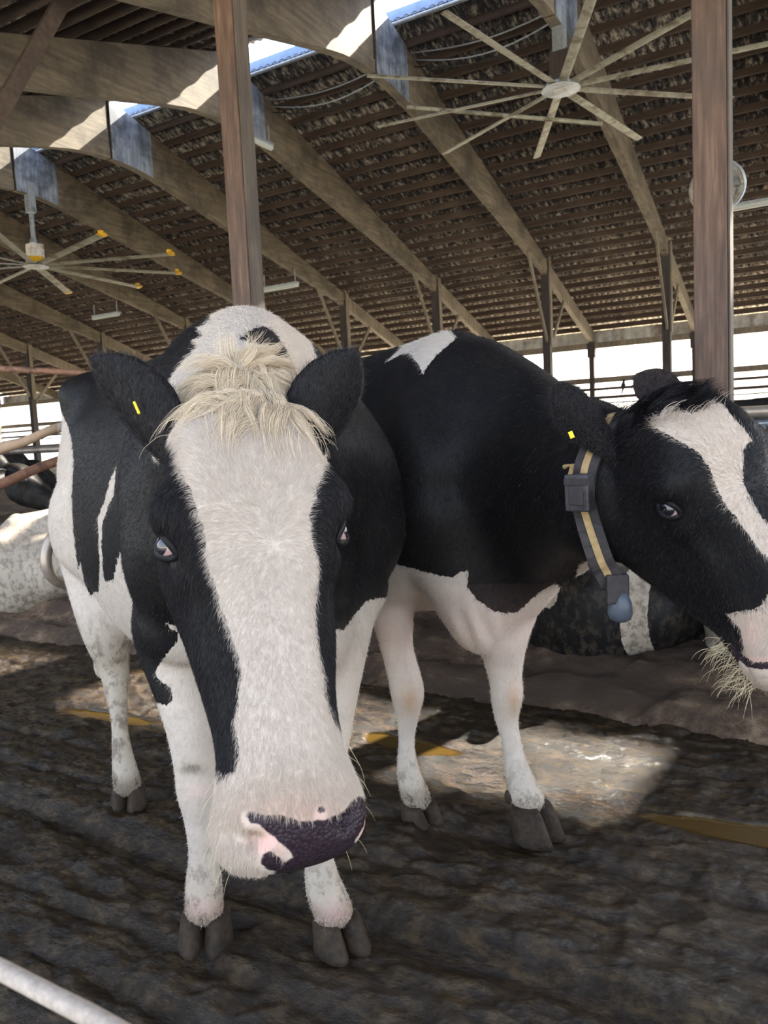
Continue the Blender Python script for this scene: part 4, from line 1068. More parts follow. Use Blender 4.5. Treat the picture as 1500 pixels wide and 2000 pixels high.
# ================================================================= right cow
def right_cow():
    wx, wd = .232, 2.30
    def L(p):
        x, y, z = p; return np.array(wc(wx+.58*x+.81*y, wd-.81*x+.58*y, z))
    root = empty('cow', L((-.4, 0, 0)))
    P0, P1 = Q(1356, 748, 1.38), Q(1672, 1318, 1.25)
    mid = (P0+P1)/2; tw = (Vector((0, 0, CAMH))-mid); tw.z = 0; tw.normalize(); tw = Matrix.Rotation(R(49), 3, 'Z') @ tw
    h = Head(P0, P1, tw, size=1.06, deep=1.36); print('right head', h.L, h.k)
    sh = Shape(); torso(sh, L)
    sh.chain([L((.0, 0, 1.12)), Q(1055, 945, 2.02), Q(1125, 938, 1.78), Q(1190, 930, 1.60), h.to((0, -.16, .10))],
             [(.20, .33, .31), (.17, .275, .27), (.135, .205, .20), (.115, .165, .19), (.09, .11, .12)], n=24)
    # brisket with its fold between the fore legs
    sh.chain([Q(905, 1080, 2.12), Q(925, 1180, 2.10), Q(935, 1245, 2.11)], [(.16, .13), (.12, .11), (.075, .065)], n=18)
    sh = coarse(sh)
    sh.loft([[h.to((w, f, t)) for w, f, t in r] for r in head_rings()])
    sh.chain([Q(918, 1190, 2.10), Q(932, 1235, 2.10), Q(940, 1262, 2.11)], [(.10, .09), (.075, .065), (.04, .04)], n=16)
    rf = [(L((.03, -.20, .86)), .12), (Q(765, 1150, 2.28), .085), (Q(768, 1214, 2.28), .064), (Q(776, 1268, 2.28), .050), (Q(790, 1322, 2.26), .050), (Q(796, 1356, 2.26), .051), (Q(796, 1400, 2.27), .035), (Q(794, 1444, 2.28), .026),
          (Q(795, 1487, 2.28), .032), (Q(803, 1530, 2.27), .041), (Q(818, 1568, 2.25), .044)]
    lf = [(L((.14, .13, .86)), .11), (Q(985, 1210, 2.16), .085), (Q(984, 1290, 2.16), .058), (Q(988, 1332, 2.15), .047), (Q(990, 1356, 2.14), .048), (Q(989, 1400, 2.15), .036), (Q(998, 1444, 2.15), .029),
          (Q(1006, 1487, 2.15), .034), (Q(1018, 1532, 2.14), .044), (Q(1036, 1572, 2.12), .048)]
    rh = [(L((-1.15, -.18, .86)), .13), (L((-1.25, -.2, .66)), .085), (L((-1.36, -.2, .52)), .052), (L((-1.34, -.2, .40)), .036), (L((-1.33, -.2, .25)), .027), (L((-1.31, -.2, .13)), .038), (L((-1.28, -.2, .08)), .045)]
    lh = [(L((-1.15, .18, .86)), .13), (L((-1.22, .2, .66)), .085), (L((-1.33, .2, .52)), .052), (L((-1.30, .2, .40)), .036), (L((-1.29, .2, .25)), .027), (L((-1.27, .2, .13)), .038), (L((-1.24, .2, .08)), .045)]
    for lg in (rf, lf, rh, lh): leg(sh, [a for a, b in lg], [b for a, b in lg])
    sh.chain([L((-1.36, 0, 1.36)), L((-1.46, 0, 1.28)), L((-1.50, 0, 1.0)), L((-1.47, 0, .6))], [.04, .03, .025, .04], n=10)
    me = remesh(sh, .0055, 'body')
    V = getV(me); P = h.loc(V); hd = (np.abs(P[:, 0]) < .14) & (P[:, 1] > -.24) & (P[:, 2] < .62) & (P[:, 1] < .07)
    hw = sstep(.0, .05, P[:, 2])*sstep(-.24, -.17, P[:, 1])*hd
    low = sstep(.62, .45, V[:, 2])
    V = laplace(me, V, 1-hw, 10); V = laplace(me, V, np.clip(1-hw-low*.92, 0, 1), 45); V = laplace(me, V, 1, 4)
    setV(me, V); V = sculpt_head(h, V, getN(me)); V = laplace(me, V, .5, 2)
    # skin folds on brisket
    px, dep = prj(V); setV(me, V); N = getN(me)
    fold = np.sin((px[:, 0]-px[:, 1]*.35)/6.5)*np.exp(-((px[:, 0]-925)/42)**2-((px[:, 1]-1225)/42)**2)*(dep < 2.3)
    V = V+N*(fold*.005)[:, None]; setV(me, V)
    e1 = ear_geo(h.to((-.082, -.115, .062)), Q(1084, 752, 1.46), Vector((0, 0, -.3))+FH*.9+RH*.1, .105, cup=.75)
    e2 = ear_geo(h.to((.070, -.095, .03)), Q(1240, 733, 1.54), -FH*.8+Vector((0, 0, .3))-RH*.2, .092, cup=.5)
    eyes = []
    c = h.to((-.1085, -.052, .181)); out = h.A@np.array([-.90, .42, .02]); out /= np.linalg.norm(out); along = h.A@np.array([.3, .5, .8]); eyes.append((c, out, along)); print('R eye', prj(c[None])[0], 'want 1330 968')
    c2 = h.to((.1085, -.052, .181)); out2 = h.A@np.array([.90, .42, .02]); eyes.append((c2, out2/np.linalg.norm(out2), h.A@np.array([-.3, .5, .8])))
    lids = [lid_geo(c+o_*.0115, o_, a_, .0205, .0125, .0042) for c, o_, a_ in eyes]
    join_raw(me, [e1, e2]+lids)
    bmx = bmesh.new(); bmx.from_mesh(me); bmesh.ops.recalc_face_normals(bmx, faces=bmx.faces); bmx.to_mesh(me); bmx.free()
    V = getV(me); N = getN(me); px, dep = prj(V); P = h.loc(V); m2 = dep/FPX
    nE = [len(g[0]) for g in [e1, e2]+lids]; tot = sum(nE); idx = np.arange(len(V)); is_ear = idx >= len(V)-tot
    inhead = (np.abs(P[:, 0]) < .18) & (P[:, 2] > -.03) & (P[:, 1] > -.30) & (P[:, 2] < .62) & (dep < 1.62)
    coat = np.full(len(V), -.05)
    def lay(poly, filt, sign):
        nonlocal coat
        s = poly_sdf(px, poly)*m2
        coat = np.where(filt, np.maximum(coat, s) if sign > 0 else np.minimum(coat, -s), coat)
    body = ~inhead & ~is_ear
    lay([(752, 708), (775, 688), (795, 665), (798, 648), (815, 632), (868, 630), (893, 660), (872, 678), (852, 695), (838, 712), (826, 732), (817, 712), (800, 690), (785, 692)], body & (dep < 2.9), 1)
    lay([(680, 1215), (713, 1176), (727, 1207), (740, 1198), (754, 1159), (759, 1127), (773, 1103), (806, 1110), (844, 1121), (882, 1129), (900, 1118), (914, 1115), (912, 1146), (931, 1170), (959, 1192), (986, 1198), (1013, 1195), (1035, 1173), (1063, 1150), (1085, 1140), (1300, 1300), (1300, 1800), (600, 1800), (600, 1215)], body & (dep > 1.9), 1)
    lay([(1131, 1104), (1161, 1086), (1190, 1100), (1200, 1180), (1120, 1150)], (~is_ear) & (dep > 1.45) & (P[:, 1] < -.12), 1)
    coat = np.where(body & (dep > 2.6) & (V[:, 2] < .7), (.55-V[:, 2])*.5, coat)
    hh = inhead & ~is_ear
    lay([(1266, 824), (1284, 813), (1313, 804), (1353, 806), (1382, 798), (1391, 786), (1412, 790), (1470, 860), (1452, 880), (1452, 910), (1453, 946), (1468, 979), (1490, 1012), (1520, 1050), (1560, 1120), (1540, 1110), (1500, 1087), (1486, 1076), (1464, 1047), (1443, 1018), (1418, 986), (1400, 954), (1389, 918), (1367, 885), (1331, 864), (1290, 840)], hh, 1)
    lay([(1419, 1198), (1457, 1191), (1488, 1186), (1500, 1160), (1620, 1120), (1640, 1400), (1480, 1420), (1400, 1345), (1408, 1292), (1440, 1300), (1453, 1263), (1446, 1231)], hh, 1)
    coat = np.where(is_ear, -.05, coat)
    tan = np.where(body, .75*np.maximum(np.exp(-((px[:, 0]-800)/22)**2-((px[:, 1]-1368)/34)**2), np.exp(-((px[:, 0]-1004)/15)**2-((px[:, 1]-1368)/38)**2)), 0)
    tan = np.maximum(tan, np.where(hh & (px[:, 1] < 1120), .13, 0)); tan = np.maximum(tan, np.where(hh & (px[:, 1] >= 1120), .22, 0))
    ear2 = (idx >= len(V)-tot+nE[0]) & (idx < len(V)-tot+nE[0]+nE[1])
    pink = np.where(ear2, .25, 0); pink = np.maximum(pink, np.where(hh, .5*np.exp(-((px[:, 0]-1470)/25)**2-((px[:, 1]-1235)/28)**2)+.9*np.exp(-((px[:, 0]-1478)/16)**2-((px[:, 1]-1298)/5)**2), 0))
    pink = np.maximum(pink, np.where(body & (px[:, 1] > 1140) & (dep < 2.3) & (dep > 1.95), .22*np.exp(-((px[:, 1]-1230)/90)**2), 0))
    pad = np.where(hh & (P[:, 2] > .5), poly_sdf(np.stack([P[:, 0]*1000, (P[:, 1]*1000)], 1), [(-45, -5), (45, -5), (60, -40), (40, -75), (-40, -75), (-60, -40)])/1000, -.05)
    lip = np.min([np.hypot(px[:, 0]-x, px[:, 1]-y) for x, y in [(1428+i*4.2, 1262+38*math.sin(min(1, i/11)*1.45)+.0*i) for i in range(20)]], axis=0)
    pad = np.where(hh, np.maximum(pad, (6.5-lip)*m2), pad)
    lip2 = np.min([np.hypot(px[:, 0]-x, px[:, 1]-y) for x, y in [(1462+i*4, 1287+.6*i) for i in range(14)]], axis=0)
    pink = np.maximum(pink, np.where(hh, np.clip(1.6-lip2/6, 0, .95), 0))
    dirt = np.where(body, np.clip(sstep(.28, .06, V[:, 2])*.55+.06+.35*sstep(.13, .08, V[:, 2]), 0, 1), 0)
    for k_, a_ in (('coat', coat), ('pad', pad), ('pink', pink), ('tan', tan), ('dirt', dirt)): set_attr(me, k_, a_)
    o = finish_body(me, V, root)
    for c, out, al in eyes: eye_obj(c-out*.002, .0188, out+np.array(h.A[:, 2])*-.25, out, root)
    hoof_parts(Q(820, 1572, 2.25), -FH*.8+RH*.45, .112, root); hoof_parts(Q(1040, 1580, 2.11), -FH*.75+RH*.75, .125, root)
    f1 = Vector(L((1, 0, 0)))-Vector(L((0, 0, 0))); f1.z = 0
    hoof_parts(L((-1.27, -.2, .07)), f1, .115, root); hoof_parts(L((-1.23, .2, .07)), f1, .115, root)
    A = dict(coat=coat, tan=tan, dirt=dirt); tdir = h.A[:, 2]; fdir = h.A[:, 1]; wdir = h.A[:, 0]
    cam = np.array([0, 0, CAMH]); facing = ((N*(cam-V)).sum(1) > -.25)
    def comb(Pp, Nn):
        l = h.loc(Pp); r = l-np.array([0, 0, .20]); dist = np.sqrt(r[:, 0]**2+r[:, 2]**2)[:, None]+1e-6
        rad = (r[:, :1]*wdir+r[:, 2:]*tdir)/dist; side = sstep(.05, .10, np.abs(l[:, 0]))[:, None]
        return rad*(1-side)+side*(tdir*.5-fdir*.9)
    wgt = (hh & (pad < -.004) & facing)*1.0
    for c, out, al in eyes: wgt *= (np.linalg.norm(V-c, axis=1) > .027)
    ln = .008+.014*sstep(.07, .0, P[:, 2])
    cpar(props(fur('face_hair', me, V, N, comb, wgt, 55000, ln, .00022, root, A, 15, wav=.18, lift=.26), kind='stuff'), root)
    cpar(props(fur('ear_hair', me, V, N, lambda a, b: np.random.default_rng(2).normal(0, 1, a.shape)+np.array([0, 0, -.3]), ((idx >= len(V)-tot) & (idx < len(V)-tot+nE[0]+nE[1]))*1.0, 14000, .014, .00022, root, A, 16, lift=.5, lo=.7), kind='stuff'), root)
    bk = np.array(wc(-.58, .81)); dn = np.array([0, 0, -1.0])
    cpar(props(fur('body_hair', me, V, N, lambda a, b: np.tile(bk*.6+dn*.7, (len(a), 1)), (body & facing & (dep < 3.2))*1.0, 75000, .010, .00032, root, A, 17, wav=.25), kind='stuff'), root)
    # short dark poll tuft
    tw_ = (hh | body) & facing; w8 = tw_*np.exp(-((P[:, 2]-.0)/.035)**2-((P[:, 0])/.075)**2-((P[:, 1]+.06)/.07)**2)
    cnt = 4500; Pp, Nn, vi, r = tri_sample(me, V, N, w8, cnt, 19)
    cl = Pp[r.integers(0, cnt, 60)]; cid = ((Pp[:, None]-cl[None])**2).sum(2).argmin(1)
    dr = (fdir[None]*.8+tdir[None]*.25+np.stack([r.normal(0, .5, 60)]*1, 1)*wdir[None])[cid]; Lh = .030*(.5+r.random(cnt)); k = 6; pts = np.zeros((cnt, k, 3)); pts[:, 0] = Pp
    for i in range(1, k):
        u = i/(k-1); dd = (Nn*.7+np.array([0, 0, .6]))*(1-u)+dr*(.3+u)+(cl[cid]-Pp)*6*u; pts[:, i] = pts[:, i-1]+dd/np.linalg.norm(dd, axis=1)[:, None]*(Lh/(k-1))[:, None]
    isw = (coat[vi] > 0)*1.0
    cpar(hair_obj('forelock', pts, np.linspace(.0004, .00012, k), m_hair, root, dict(isw=isw, rnd=r.random(cnt), tn=np.zeros(cnt))), root)
    ws = []; rr = np.random.default_rng(4)
    for i in range(150):
        s = -1 if rr.random() < .85 else 1; t = rr.uniform(.44, .545); f = rr.uniform(-.145, -.10)
        a = h.to((s*rr.uniform(.045, .075), f, t)); d = h.A@np.array([s*rr.uniform(.0, .9), rr.uniform(-1.1, .0), rr.uniform(-.3, .6)]); d /= np.linalg.norm(d); l_ = rr.uniform(.02, .06)
        b = a+d*l_*.6; ws.append([a-d*.012, b, b+(d*.6+np.array([0, 0, -.5]))*l_*.5])
    cpar(props(hair_obj('whiskers', np.array(ws), np.array([.00035, .00025, .0001]), m_whisk, root, {}), kind='stuff'), root)
    m = MB(); a = Q(1113, 843, 1.44); m.bar(a, a+Vector((.005, 0, -.012)), .008, .003, FH); cpar(m.build('ear_tag', m_tag, root), root)
    # collar, laid on the neck
    ih = inhead & ((P[:, 1] > -.12) | ((P[:, 1] > -.20) & (P[:, 2] > .13)))
    bv = BVHTree.FromPolygons([tuple(v) for v in V[:len(V)-tot]], [tuple(p.vertices) for p in me.polygons if max(p.vertices) < len(V)-tot and not ih[p.vertices[0]]])
    O = Vector((0, 0, CAMH))
    def hit(x, y, off=.008):
        d = ray(x, y).normalized(); p, n_, i_, ds = bv.ray_cast(O, d)
        return (p+n_*off, n_) if p else (None, None)
    front = [hit(x, y) for x, y in ((1222, 803), (1200, 822), (1178, 855), (1160, 885), (1149, 915), (1145, 945), (1145, 980), (1149, 1015), (1156, 1048))]
    front = [(p, n_) for p, n_ in front if p is not None and (p-O).dot(FH) < 2.0]
    pts = [p for p, n_ in front]; nr = [n_ for p, n_ in front]; dl_ = (pts[-1]-O).dot(FH)
    for k, (x, y) in enumerate(((1168, 1082), (1183, 1112), (1198, 1142))):
        pts.append(Q(x, y, dl_+.015*k)); nr.append((-FH*.8+Vector((0, 0, -.35-.2*k))).normalized())
    top, bot = pts[0], pts[-1]; nfront = len(pts); c = (top+bot)/2
    for k in range(1, 12):
        a = math.pi*k/12; q_ = c+(bot-c)*math.cos(a)+(FH*.27+RH*.02)*math.sin(a); pts.append(q_); nr.append((q_-c+FH*.02).normalized())
    N_ = len(pts); PP = np.array([tuple(p) for p in pts]+[tuple(pts[0])]); NN = np.array([tuple(p) for p in nr]+[tuple(nr[0])]); u_ = np.arange(N_*4)/4
    pts = [Vector(p) for p in cat(PP, u_)]; nr = [Vector(p).normalized() for p in cat(NN, u_)]; nfront *= 4
    croot = empty('neck_collar', pts[16]); m = MB(); m2_ = MB()
    N_ = len(pts); Vv = []; Vs = []
    for i in range(N_):
        t = (pts[(i+1) % N_]-pts[i-1]).normalized(); n_ = nr[i]; s = t.cross(n_).normalized(); n_ = s.cross(t)
        Vv += [pts[i]-s*.024, pts[i]+s*.024, pts[i]+s*.024+n_*.007, pts[i]-s*.024+n_*.007]
        Vs += [pts[i]-s*.007+n_*.007, pts[i]+s*.007+n_*.007, pts[i]+s*.007+n_*.009, pts[i]-s*.007+n_*.009]
    Fs = [(i*4+a, i*4+(a+1) % 4, ((i+1) % N_)*4+(a+1) % 4, ((i+1) % N_)*4+a) for i in range(N_) for a in range(4)]
    m.add(Vv, Fs); st = cpar(m.build('strap', m_strap, croot, local=True), croot); m2_.add(Vs, Fs); cpar(m2_.build('stripe', m_stripe, croot, local=True), croot)
    # transponder box
    p, n_ = hit(1146, 958, .03)
    if p:
        up = Vector((0, 0, 1)); x = up.cross(n_).normalized(); y = n_.cross(x)
        def bx(c, w, hgt, t, name, mat, par, bev=.004):
            V8 = [c+x*a*w/2+y*b_*hgt/2+n_*e*t/2 for a in (-1, 1) for b_ in (-1, 1) for e in (-1, 1)]
            mb = MB(); mb.add(V8, [(0, 1, 3, 2), (4, 6, 7, 5), (0, 4, 5, 1), (2, 3, 7, 6), (0, 2, 6, 4), (1, 5, 7, 3)]); return cpar(mb.build(name, mat, par, bevel=bev, local=True), par)
        bx(p, .050, .072, .032, 'transponder', m_box, croot); bx(p+n_*.017-y*.004, .030, .036, .004, 'transponder_lid', m_strap, croot, .001); bx(p+y*.022+n_*.016, .048, .012, .006, 'buckle', m_strap, croot, .001)
        m = MB(); m.tube([p+y*.03-x*.02, p+y*.055-x*.008+n_*.01, p+y*.05-x*.03], .005, 6); cpar(m.build('strap_end', m_stripe, croot), croot)
    # counterweight under the throat
    b = pts[nfront-4]; q = Q(1205, 1150, (b-O).dot(FH)-.02)
    m = MB(); m.bar(q+Vector((0, 0, .03)), q-Vector((0, 0, .03)), .045, .022, FH); cpar(m.build('weight_clip', m_strap, croot, bevel=.004, local=True), croot)
    q2 = Q(1211, 1186, (b-O).dot(FH)-.02); m = MB()
    prof = [(.030, .016), (.012, .024), (-.012, .025), (-.024, .021), (-.030, .010)]
    m.tube([q2+Vector((0, 0, z)) for z, r_ in prof], [r_ for z, r_ in prof], 20, flat=.6); cpar(m.build('counterweight', m_galvdark, croot, smooth=True, local=True), croot)
    props(croot, 'dark webbing collar with tan stripe, plastic box and weight, on the right cow\'s neck', 'collar')
    props(root, 'mostly black cow with white brisket and legs standing at the right, head in profile', 'cow')
    return h, V, me
m_galvdark = plain('dark_plastic_weight', (.07, .085, .11), rough=.3, scale=30)
hR, _, _ = right_cow()

# ------------------------------------------------------------------ cattle further back
def simple_cow_shape(lying, headup=.0, turn=0.0, tail=True):
    'cow-local shape: origin under the withers, x forward; returns mesh and head frame'
    sh = Shape(); I = lambda p: np.array(p, float)
    if not lying:
        torso(sh, I)
        hd0, hd1 = (.80, turn*.5, 1.42+headup), (1.20, turn, 1.02+headup)
        sh.chain([(.02, 0, 1.13), (.38, turn*.1, 1.20+headup*.3), (.66, turn*.35, 1.28+headup*.8)], [(.19, .33, .31), (.125, .21, .22), (.10, .14, .15)], n=20)
        s2 = coarse(sh)
        for s in (-1, 1):
            leg(s2, [(.03, s*.18, .84), (.05, s*.17, .66), (.07, s*.165, .44), (.07, s*.16, .28), (.07, s*.16, .14), (.09, s*.16, .07)], [.12, .08, .052, .033, .042, .045])
            leg(s2, [(-1.12, s*.17, .88), (-1.24, s*.19, .66), (-1.36, s*.19, .52), (-1.33, s*.19, .32), (-1.31, s*.19, .14), (-1.28, s*.19, .07)], [.13, .085, .055, .034, .04, .045])
        s2.chain([(-1.36, 0, 1.36), (-1.46, 0, 1.28), (-1.5, 0, 1.0), (-1.47, 0, .6)], [.04, .03, .025, .05], n=10)
    else:
        st = [(-1.52, .33, .10, .10, .12), (-1.42, .32, .24, .24, .30), (-1.2, .31, .335, .335, .33), (-.9, .31, .40, .335, .33), (-.6, .32, .42, .34, .34), (-.3, .34, .37, .36, .36), (0, .36, .29, .36, .36), (.15, .36, .18, .25, .26)]
        st = cat(np.array(st), np.linspace(0, len(st)-1, 30)); rings = []
        for x, zc, w, u, d in st:
            a = np.linspace(0, 2*np.pi, 32, endpoint=False); ca, sa = np.cos(a), np.sin(a)
            y = np.sign(ca)*np.abs(ca)**.8*w*(1-.22*np.maximum(0, sa)**2); z = zc+np.where(sa > 0, u, d)*np.sign(sa)*np.abs(sa)**.85
            rings.append(np.stack([np.full(32, x), y, z], 1))
        sh.loft(rings)
        for s in (-1, 1):
            sh.ball((-1.12, s*.20, .60), .085); sh.ball((-1.47, s*.11, .52), .07)
            sh.chain([(-1.25, s*.27, .30), (-1.0, s*.37, .27), (-.82, s*.42, .20)], [.20, .17, .12], n=14)
            sh.chain([(.0, s*.22, .42), (.08, s*.27, .25)], [.13, .11], n=12)
        sh.chain([(-1.3, 0, .62), (-.9, 0, .66), (-.4, 0, .68), (0, 0, .70)], [.06, .05, .05, .06], n=10)
        sh.chain([(-.05, 0, .42), (.32, turn*.1, .62+headup*.4), (.55, turn*.3, .78+headup)], [(.17, .27, .26), (.12, .18, .18), (.095, .13, .14)], n=18)
        s2 = coarse(sh, .02, 18)
        for s in (-1, 1):
            leg(s2, [(.08, s*.27, .20), (.38, s*.28, .12), (.42, s*.24, .07), (.12, s*.20, .06), (.0, s*.18, .05)], [.09, .06, .05, .038, .04])
        leg(s2, [(-.85, .40, .18), (-1.1, .46, .10), (-.95, .48, .06), (-.72, .50, .05)], [.12, .07, .04, .04])
        leg(s2, [(-.85, -.38, .18), (-1.08, -.45, .10), (-.85, -.46, .06), (-.62, -.48, .05)], [.12, .07, .04, .04])
        if tail: s2.chain([(-1.48, 0, .60), (-1.57, .03, .50), (-1.60, .10, .30), (-1.60, .20, .10), (-1.58, .45, .035)], [.04, .035, .025, .022, .03], n=10)
        hd0, hd1 = (.66, turn*.5, .92+headup), (1.06, turn, .58+headup)
    h = Head(hd0, hd1, (1, turn, .9), size=1.0)
    s2.loft([[h.to((w, f, t)) for w, f, t in r] for r in head_rings()])
    me = remesh(s2, .013, 'body'); V = getV(me); V = laplace(me, V, 1, 3)
    N0 = len(V); setV(me, V)
    ears = []
    for s in (-1, 1):
        r_ = h.to((s*.07, -.10, .05)); ears.append(ear_geo(r_, h.to((s*.25, -.14, .03)), h.A[:, 1]+h.A[:, 2]*.5, .10, cup=.6, n=12, m=8, thick=.01))
    join_raw(me, ears); V = getV(me)
    return me, h
def bg_cow(me0, h, loc, rz, label, pattern, name='cow', hoofs=False, collar=False, dirt=.25, tan=0.0, base=False):
    me = me0.copy(); V = getV(me); P = h.loc(V)
    coat = pattern(V, P); n = len(V)
    for k_, a_ in (('coat', coat), ('pad', np.where((P[:, 2] > .525) & (np.abs(P[:, 0]) < .06) & (P[:, 1] > -.08), .02, -.05)), ('pink', np.zeros(n)), ('tan', np.full(n, tan)), ('dirt', np.full(n, dirt) if np.isscalar(dirt) else dirt(V))): set_attr(me, k_, a_)
    me.polygons.foreach_set('use_smooth', np.ones(len(me.polygons), bool)); me.materials.clear(); me.materials.append(m_coat)
    root = empty('cow', loc, rz); o = bpy.data.objects.new('body', me); link(o, root)
    for s in (-1, 1):
        bm = bmesh.new(); bmesh.ops.create_uvsphere(bm, u_segments=12, v_segments=8, radius=.023); em = bpy.data.meshes.new('eye'); bm.to_mesh(em); bm.free(); em.materials.append(m_cable)
        e = bpy.data.objects.new('eye', em); e.location = h.to((s*.112, -.05, .178)); link(e, root)
    if hoofs:
        for p in ((.10, .16), (.10, -.16), (-1.27, .19), (-1.27, -.19)):
            for s in (-1, 1):
                m = MB(); nn = 12
                V8 = [(p[0]+.03+math.cos(2*math.pi*i/nn)*.055*k_, p[1]+s*.03+math.sin(2*math.pi*i/nn)*.028*k_, z) for z, k_ in ((.0, 1.1), (.04, 1.0), (.085, .8)) for i in range(nn)]
                m.add(V8, [(r_*nn+i, r_*nn+(i+1) % nn, (r_+1)*nn+(i+1) % nn, (r_+1)*nn+i) for r_ in range(2) for i in range(nn)]+[tuple(range(nn-1, -1, -1)), tuple(2*nn+i for i in range(nn))])
                m.build('hoof', m_hoof, root, smooth=True, local=True)
    props(root, label, 'cow')
    return root
def blobs(V, cs, base=-.05):
    'white patches with wavy borders: centre, radii'
    w = (fbm(V[:, 0]*3+V[:, 2]*2, V[:, 1]*3+V[:, 2]*2.3, 21, 3, 1.7)-.5)*.22; c = np.full(len(V), base)
    for p, r in cs:
        d = np.sqrt((((V-np.array(p))/np.array(r))**2).sum(1)); c = np.maximum(c, (1-d+w)*min(r))
    return c
lyA, hA = simple_cow_shape(True, .05, .1, False); lyT, hT = simple_cow_shape(True, .05, -.1)
stA, hB = simple_cow_shape(False, -.30, 0.0)
dl = lambda V: np.clip(.62-V[:, 2]*.45, .2, .6)
# beside the loop pipe at the left: dirty white cow
p = plane(-8, 1150, 1, 3.10)
bg_cow(lyA, hA, (p.x, 3.02+1.55, .06), R(88), 'dirty white cow lying on the bedding at the left, behind the loop pipe',
       lambda V, P: .05-np.maximum(0, .12-np.hypot(V[:, 0]+1.25, V[:, 1]-.33))*1.6+(P[:, 2] > -.02)*(np.abs(P[:, 0]) < .2)*(P[:, 1] > -.3)*-.1, dirt=dl, tan=.08)
# black one between the right cow's chest and jaw
p = plane(1180, 1230, 1, 3.25)
bg_cow(lyA, hA, (p.x, 3.22+1.55, .03), R(82), 'black cow with white patches lying under the right cow\'s throat',
       lambda V, P: blobs(V, [((-1.40, .22, .50), (.30, .11, .24)), ((-1.5, .04, .52), (.2, .07, .18)), ((-1.36, -.30, .25), (.35, .055, .5))]), dirt=lambda V: np.clip(.66-V[:, 2]*.4, .2, .65))
p = plane(1320, 1270, 1, 3.3)
bg_cow(lyA, hA, (p.x+.44, 3.15+1.55, .02), R(98), 'white-bellied cow lying behind the right cow\'s muzzle',
       lambda V, P: -blobs(V, [((-.2, 0, .6), (.55, .6, .5)), ((-1.35, -.1, .1), (.25, .3, .16))]), dirt=.18)
p = plane(770, 1240, 1, 3.9)
bg_cow(lyT, hT, (p.x-.1, 3.75+1.55, .0), R(90), 'dark cow lying in shade behind the right cow\'s fore legs',
       lambda V, P: np.where((V[:, 0] < -1.55) & (V[:, 2] < .2), .03, -.05), dirt=.3, tan=.95)
# standing cows in the next row
p = Q(62, 930, 6.0)
c1 = bg_cow(stA, hB, wc(p.dot(RH)-.95, 6.1), YAW-R(0), 'black and white collared cow standing behind the left lying cow, facing right',
       lambda V, P: blobs(V, [((.18, -.1, 1.12), (.26, .5, .42)), ((-1.0, 0, 1.0), (.4, .5, .6)), ((.0, 0, .2), (2, 1, .35))]), hoofs=True)
bg_cow(stA, hB, wc(Q(-40, 900, 9.2).dot(RH)-.2, 9.2), YAW+R(8), 'black cow standing furthest back at the left, behind the collared cow',
       lambda V, P: blobs(V, [((-.3, 0, .9), (.2, .5, .4)), ((.3, 0, 1.3), (.12, .3, .2)), ((0, 0, .2), (2, 1, .35))]), hoofs=True)
bg_cow(stA, hB, (plane(1487, 950, 1, 5.5).x+.30, 6.95, 0), R(90), 'white cow with small black spots at the right edge, beyond the right cow\'s head',
       lambda V, P: -blobs(V, [((-1.0, .3, .85), (.08, .2, .1)), ((-.2, -.3, 1.1), (.2, .2, .25)), ((.6, 0, 1.3), (.2, .3, .3))]), hoofs=True, dirt=.2)
bg_cow(stA, hB, wc(Q(1462, 850, 10.6).dot(RH)+.5, 10.8), YAW+R(12), 'black cow standing far back behind the feed barrier at the right',
       lambda V, P: blobs(V, [((0, 0, .2), (2, 1, .35))]), hoofs=True)
# collar of the standing cow at the left
cx = c1.matrix_basis if False else Matrix.Translation(c1.location) @ Matrix.Rotation(c1.rotation_euler[2], 4, 'Z')
cr = empty('neck_collar', (cx @ Vector((.50, 0, 1.0)))); m = MB(); c = Vector((.50, 0, 1.125)); pts = []
for k in range(25):
    a = 2*math.pi*k/24; pts.append(cx @ (c+Vector((-.07*math.sin(a), .135*math.cos(a), .215*math.sin(a)))))
m.tube(pts, .018, 6, cap=False); cpar(m.build('strap', m_strap, cr), cr)
m = MB(); q = cx @ (c+Vector((0, -.155, .0))); m.bar(q+Vector((0, 0, .04)), q-Vector((0, 0, .04)), .06, .03, FH); cpar(m.build('transponder', m_box, cr), cr)
m = MB(); q = cx @ (c+Vector((.06, 0, -.27))); m.bar(q+Vector((0, 0, .05)), q-Vector((0, 0, .05)), .05, .03, FH); cpar(m.build('counterweight', m_galvdark, cr), cr)
props(cr, 'collar with grey box on the standing cow at the left, behind the rusty rail', 'collar')

# ------------------------------------------------------------------ pipes, barrier, small things
def pipe(name, pts, r, mat, label, cat, n=12):
    sp = cat_pts(pts); m = MB(); m.tube(sp, r, n); o = m.build(name, mat, smooth=True); at_base(o, sp[0]); return props(o, label, cat)
def cat_pts(pts, sub=6):
    P = np.array([tuple(p) for p in pts]); 
    if len(P) < 3: return [Vector(p) for p in P]
    return [Vector(p) for p in cat(P, np.linspace(0, len(P)-1, (len(P)-1)*sub+1))]
d0 = 2.95
pipe('stall_loop', [Q(300, 985, d0+.5), Q(200, 1000, d0+.25), Q(135, 1020, d0+.05), Q(103, 1047, d0-.03), Q(90, 1088, d0-.06), Q(98, 1122, d0-.05), Q(122, 1139, d0), Q(160, 1141, d0+.1), Q(300, 1138, d0+.5)], .021, m_tanpipe,
     'bent tan stall divider pipe looping in front of the white lying cow', 'pipe')
pipe('stall_rail', [Q(-120, 1000, 3.2), Q(0, 947, 3.3), Q(105, 903, 3.5), Q(180, 893, 3.7), Q(380, 905, 4.3)], .021, m_rust, 'rusty red-brown stall pipe sloping across the collared cow at the left', 'pipe')
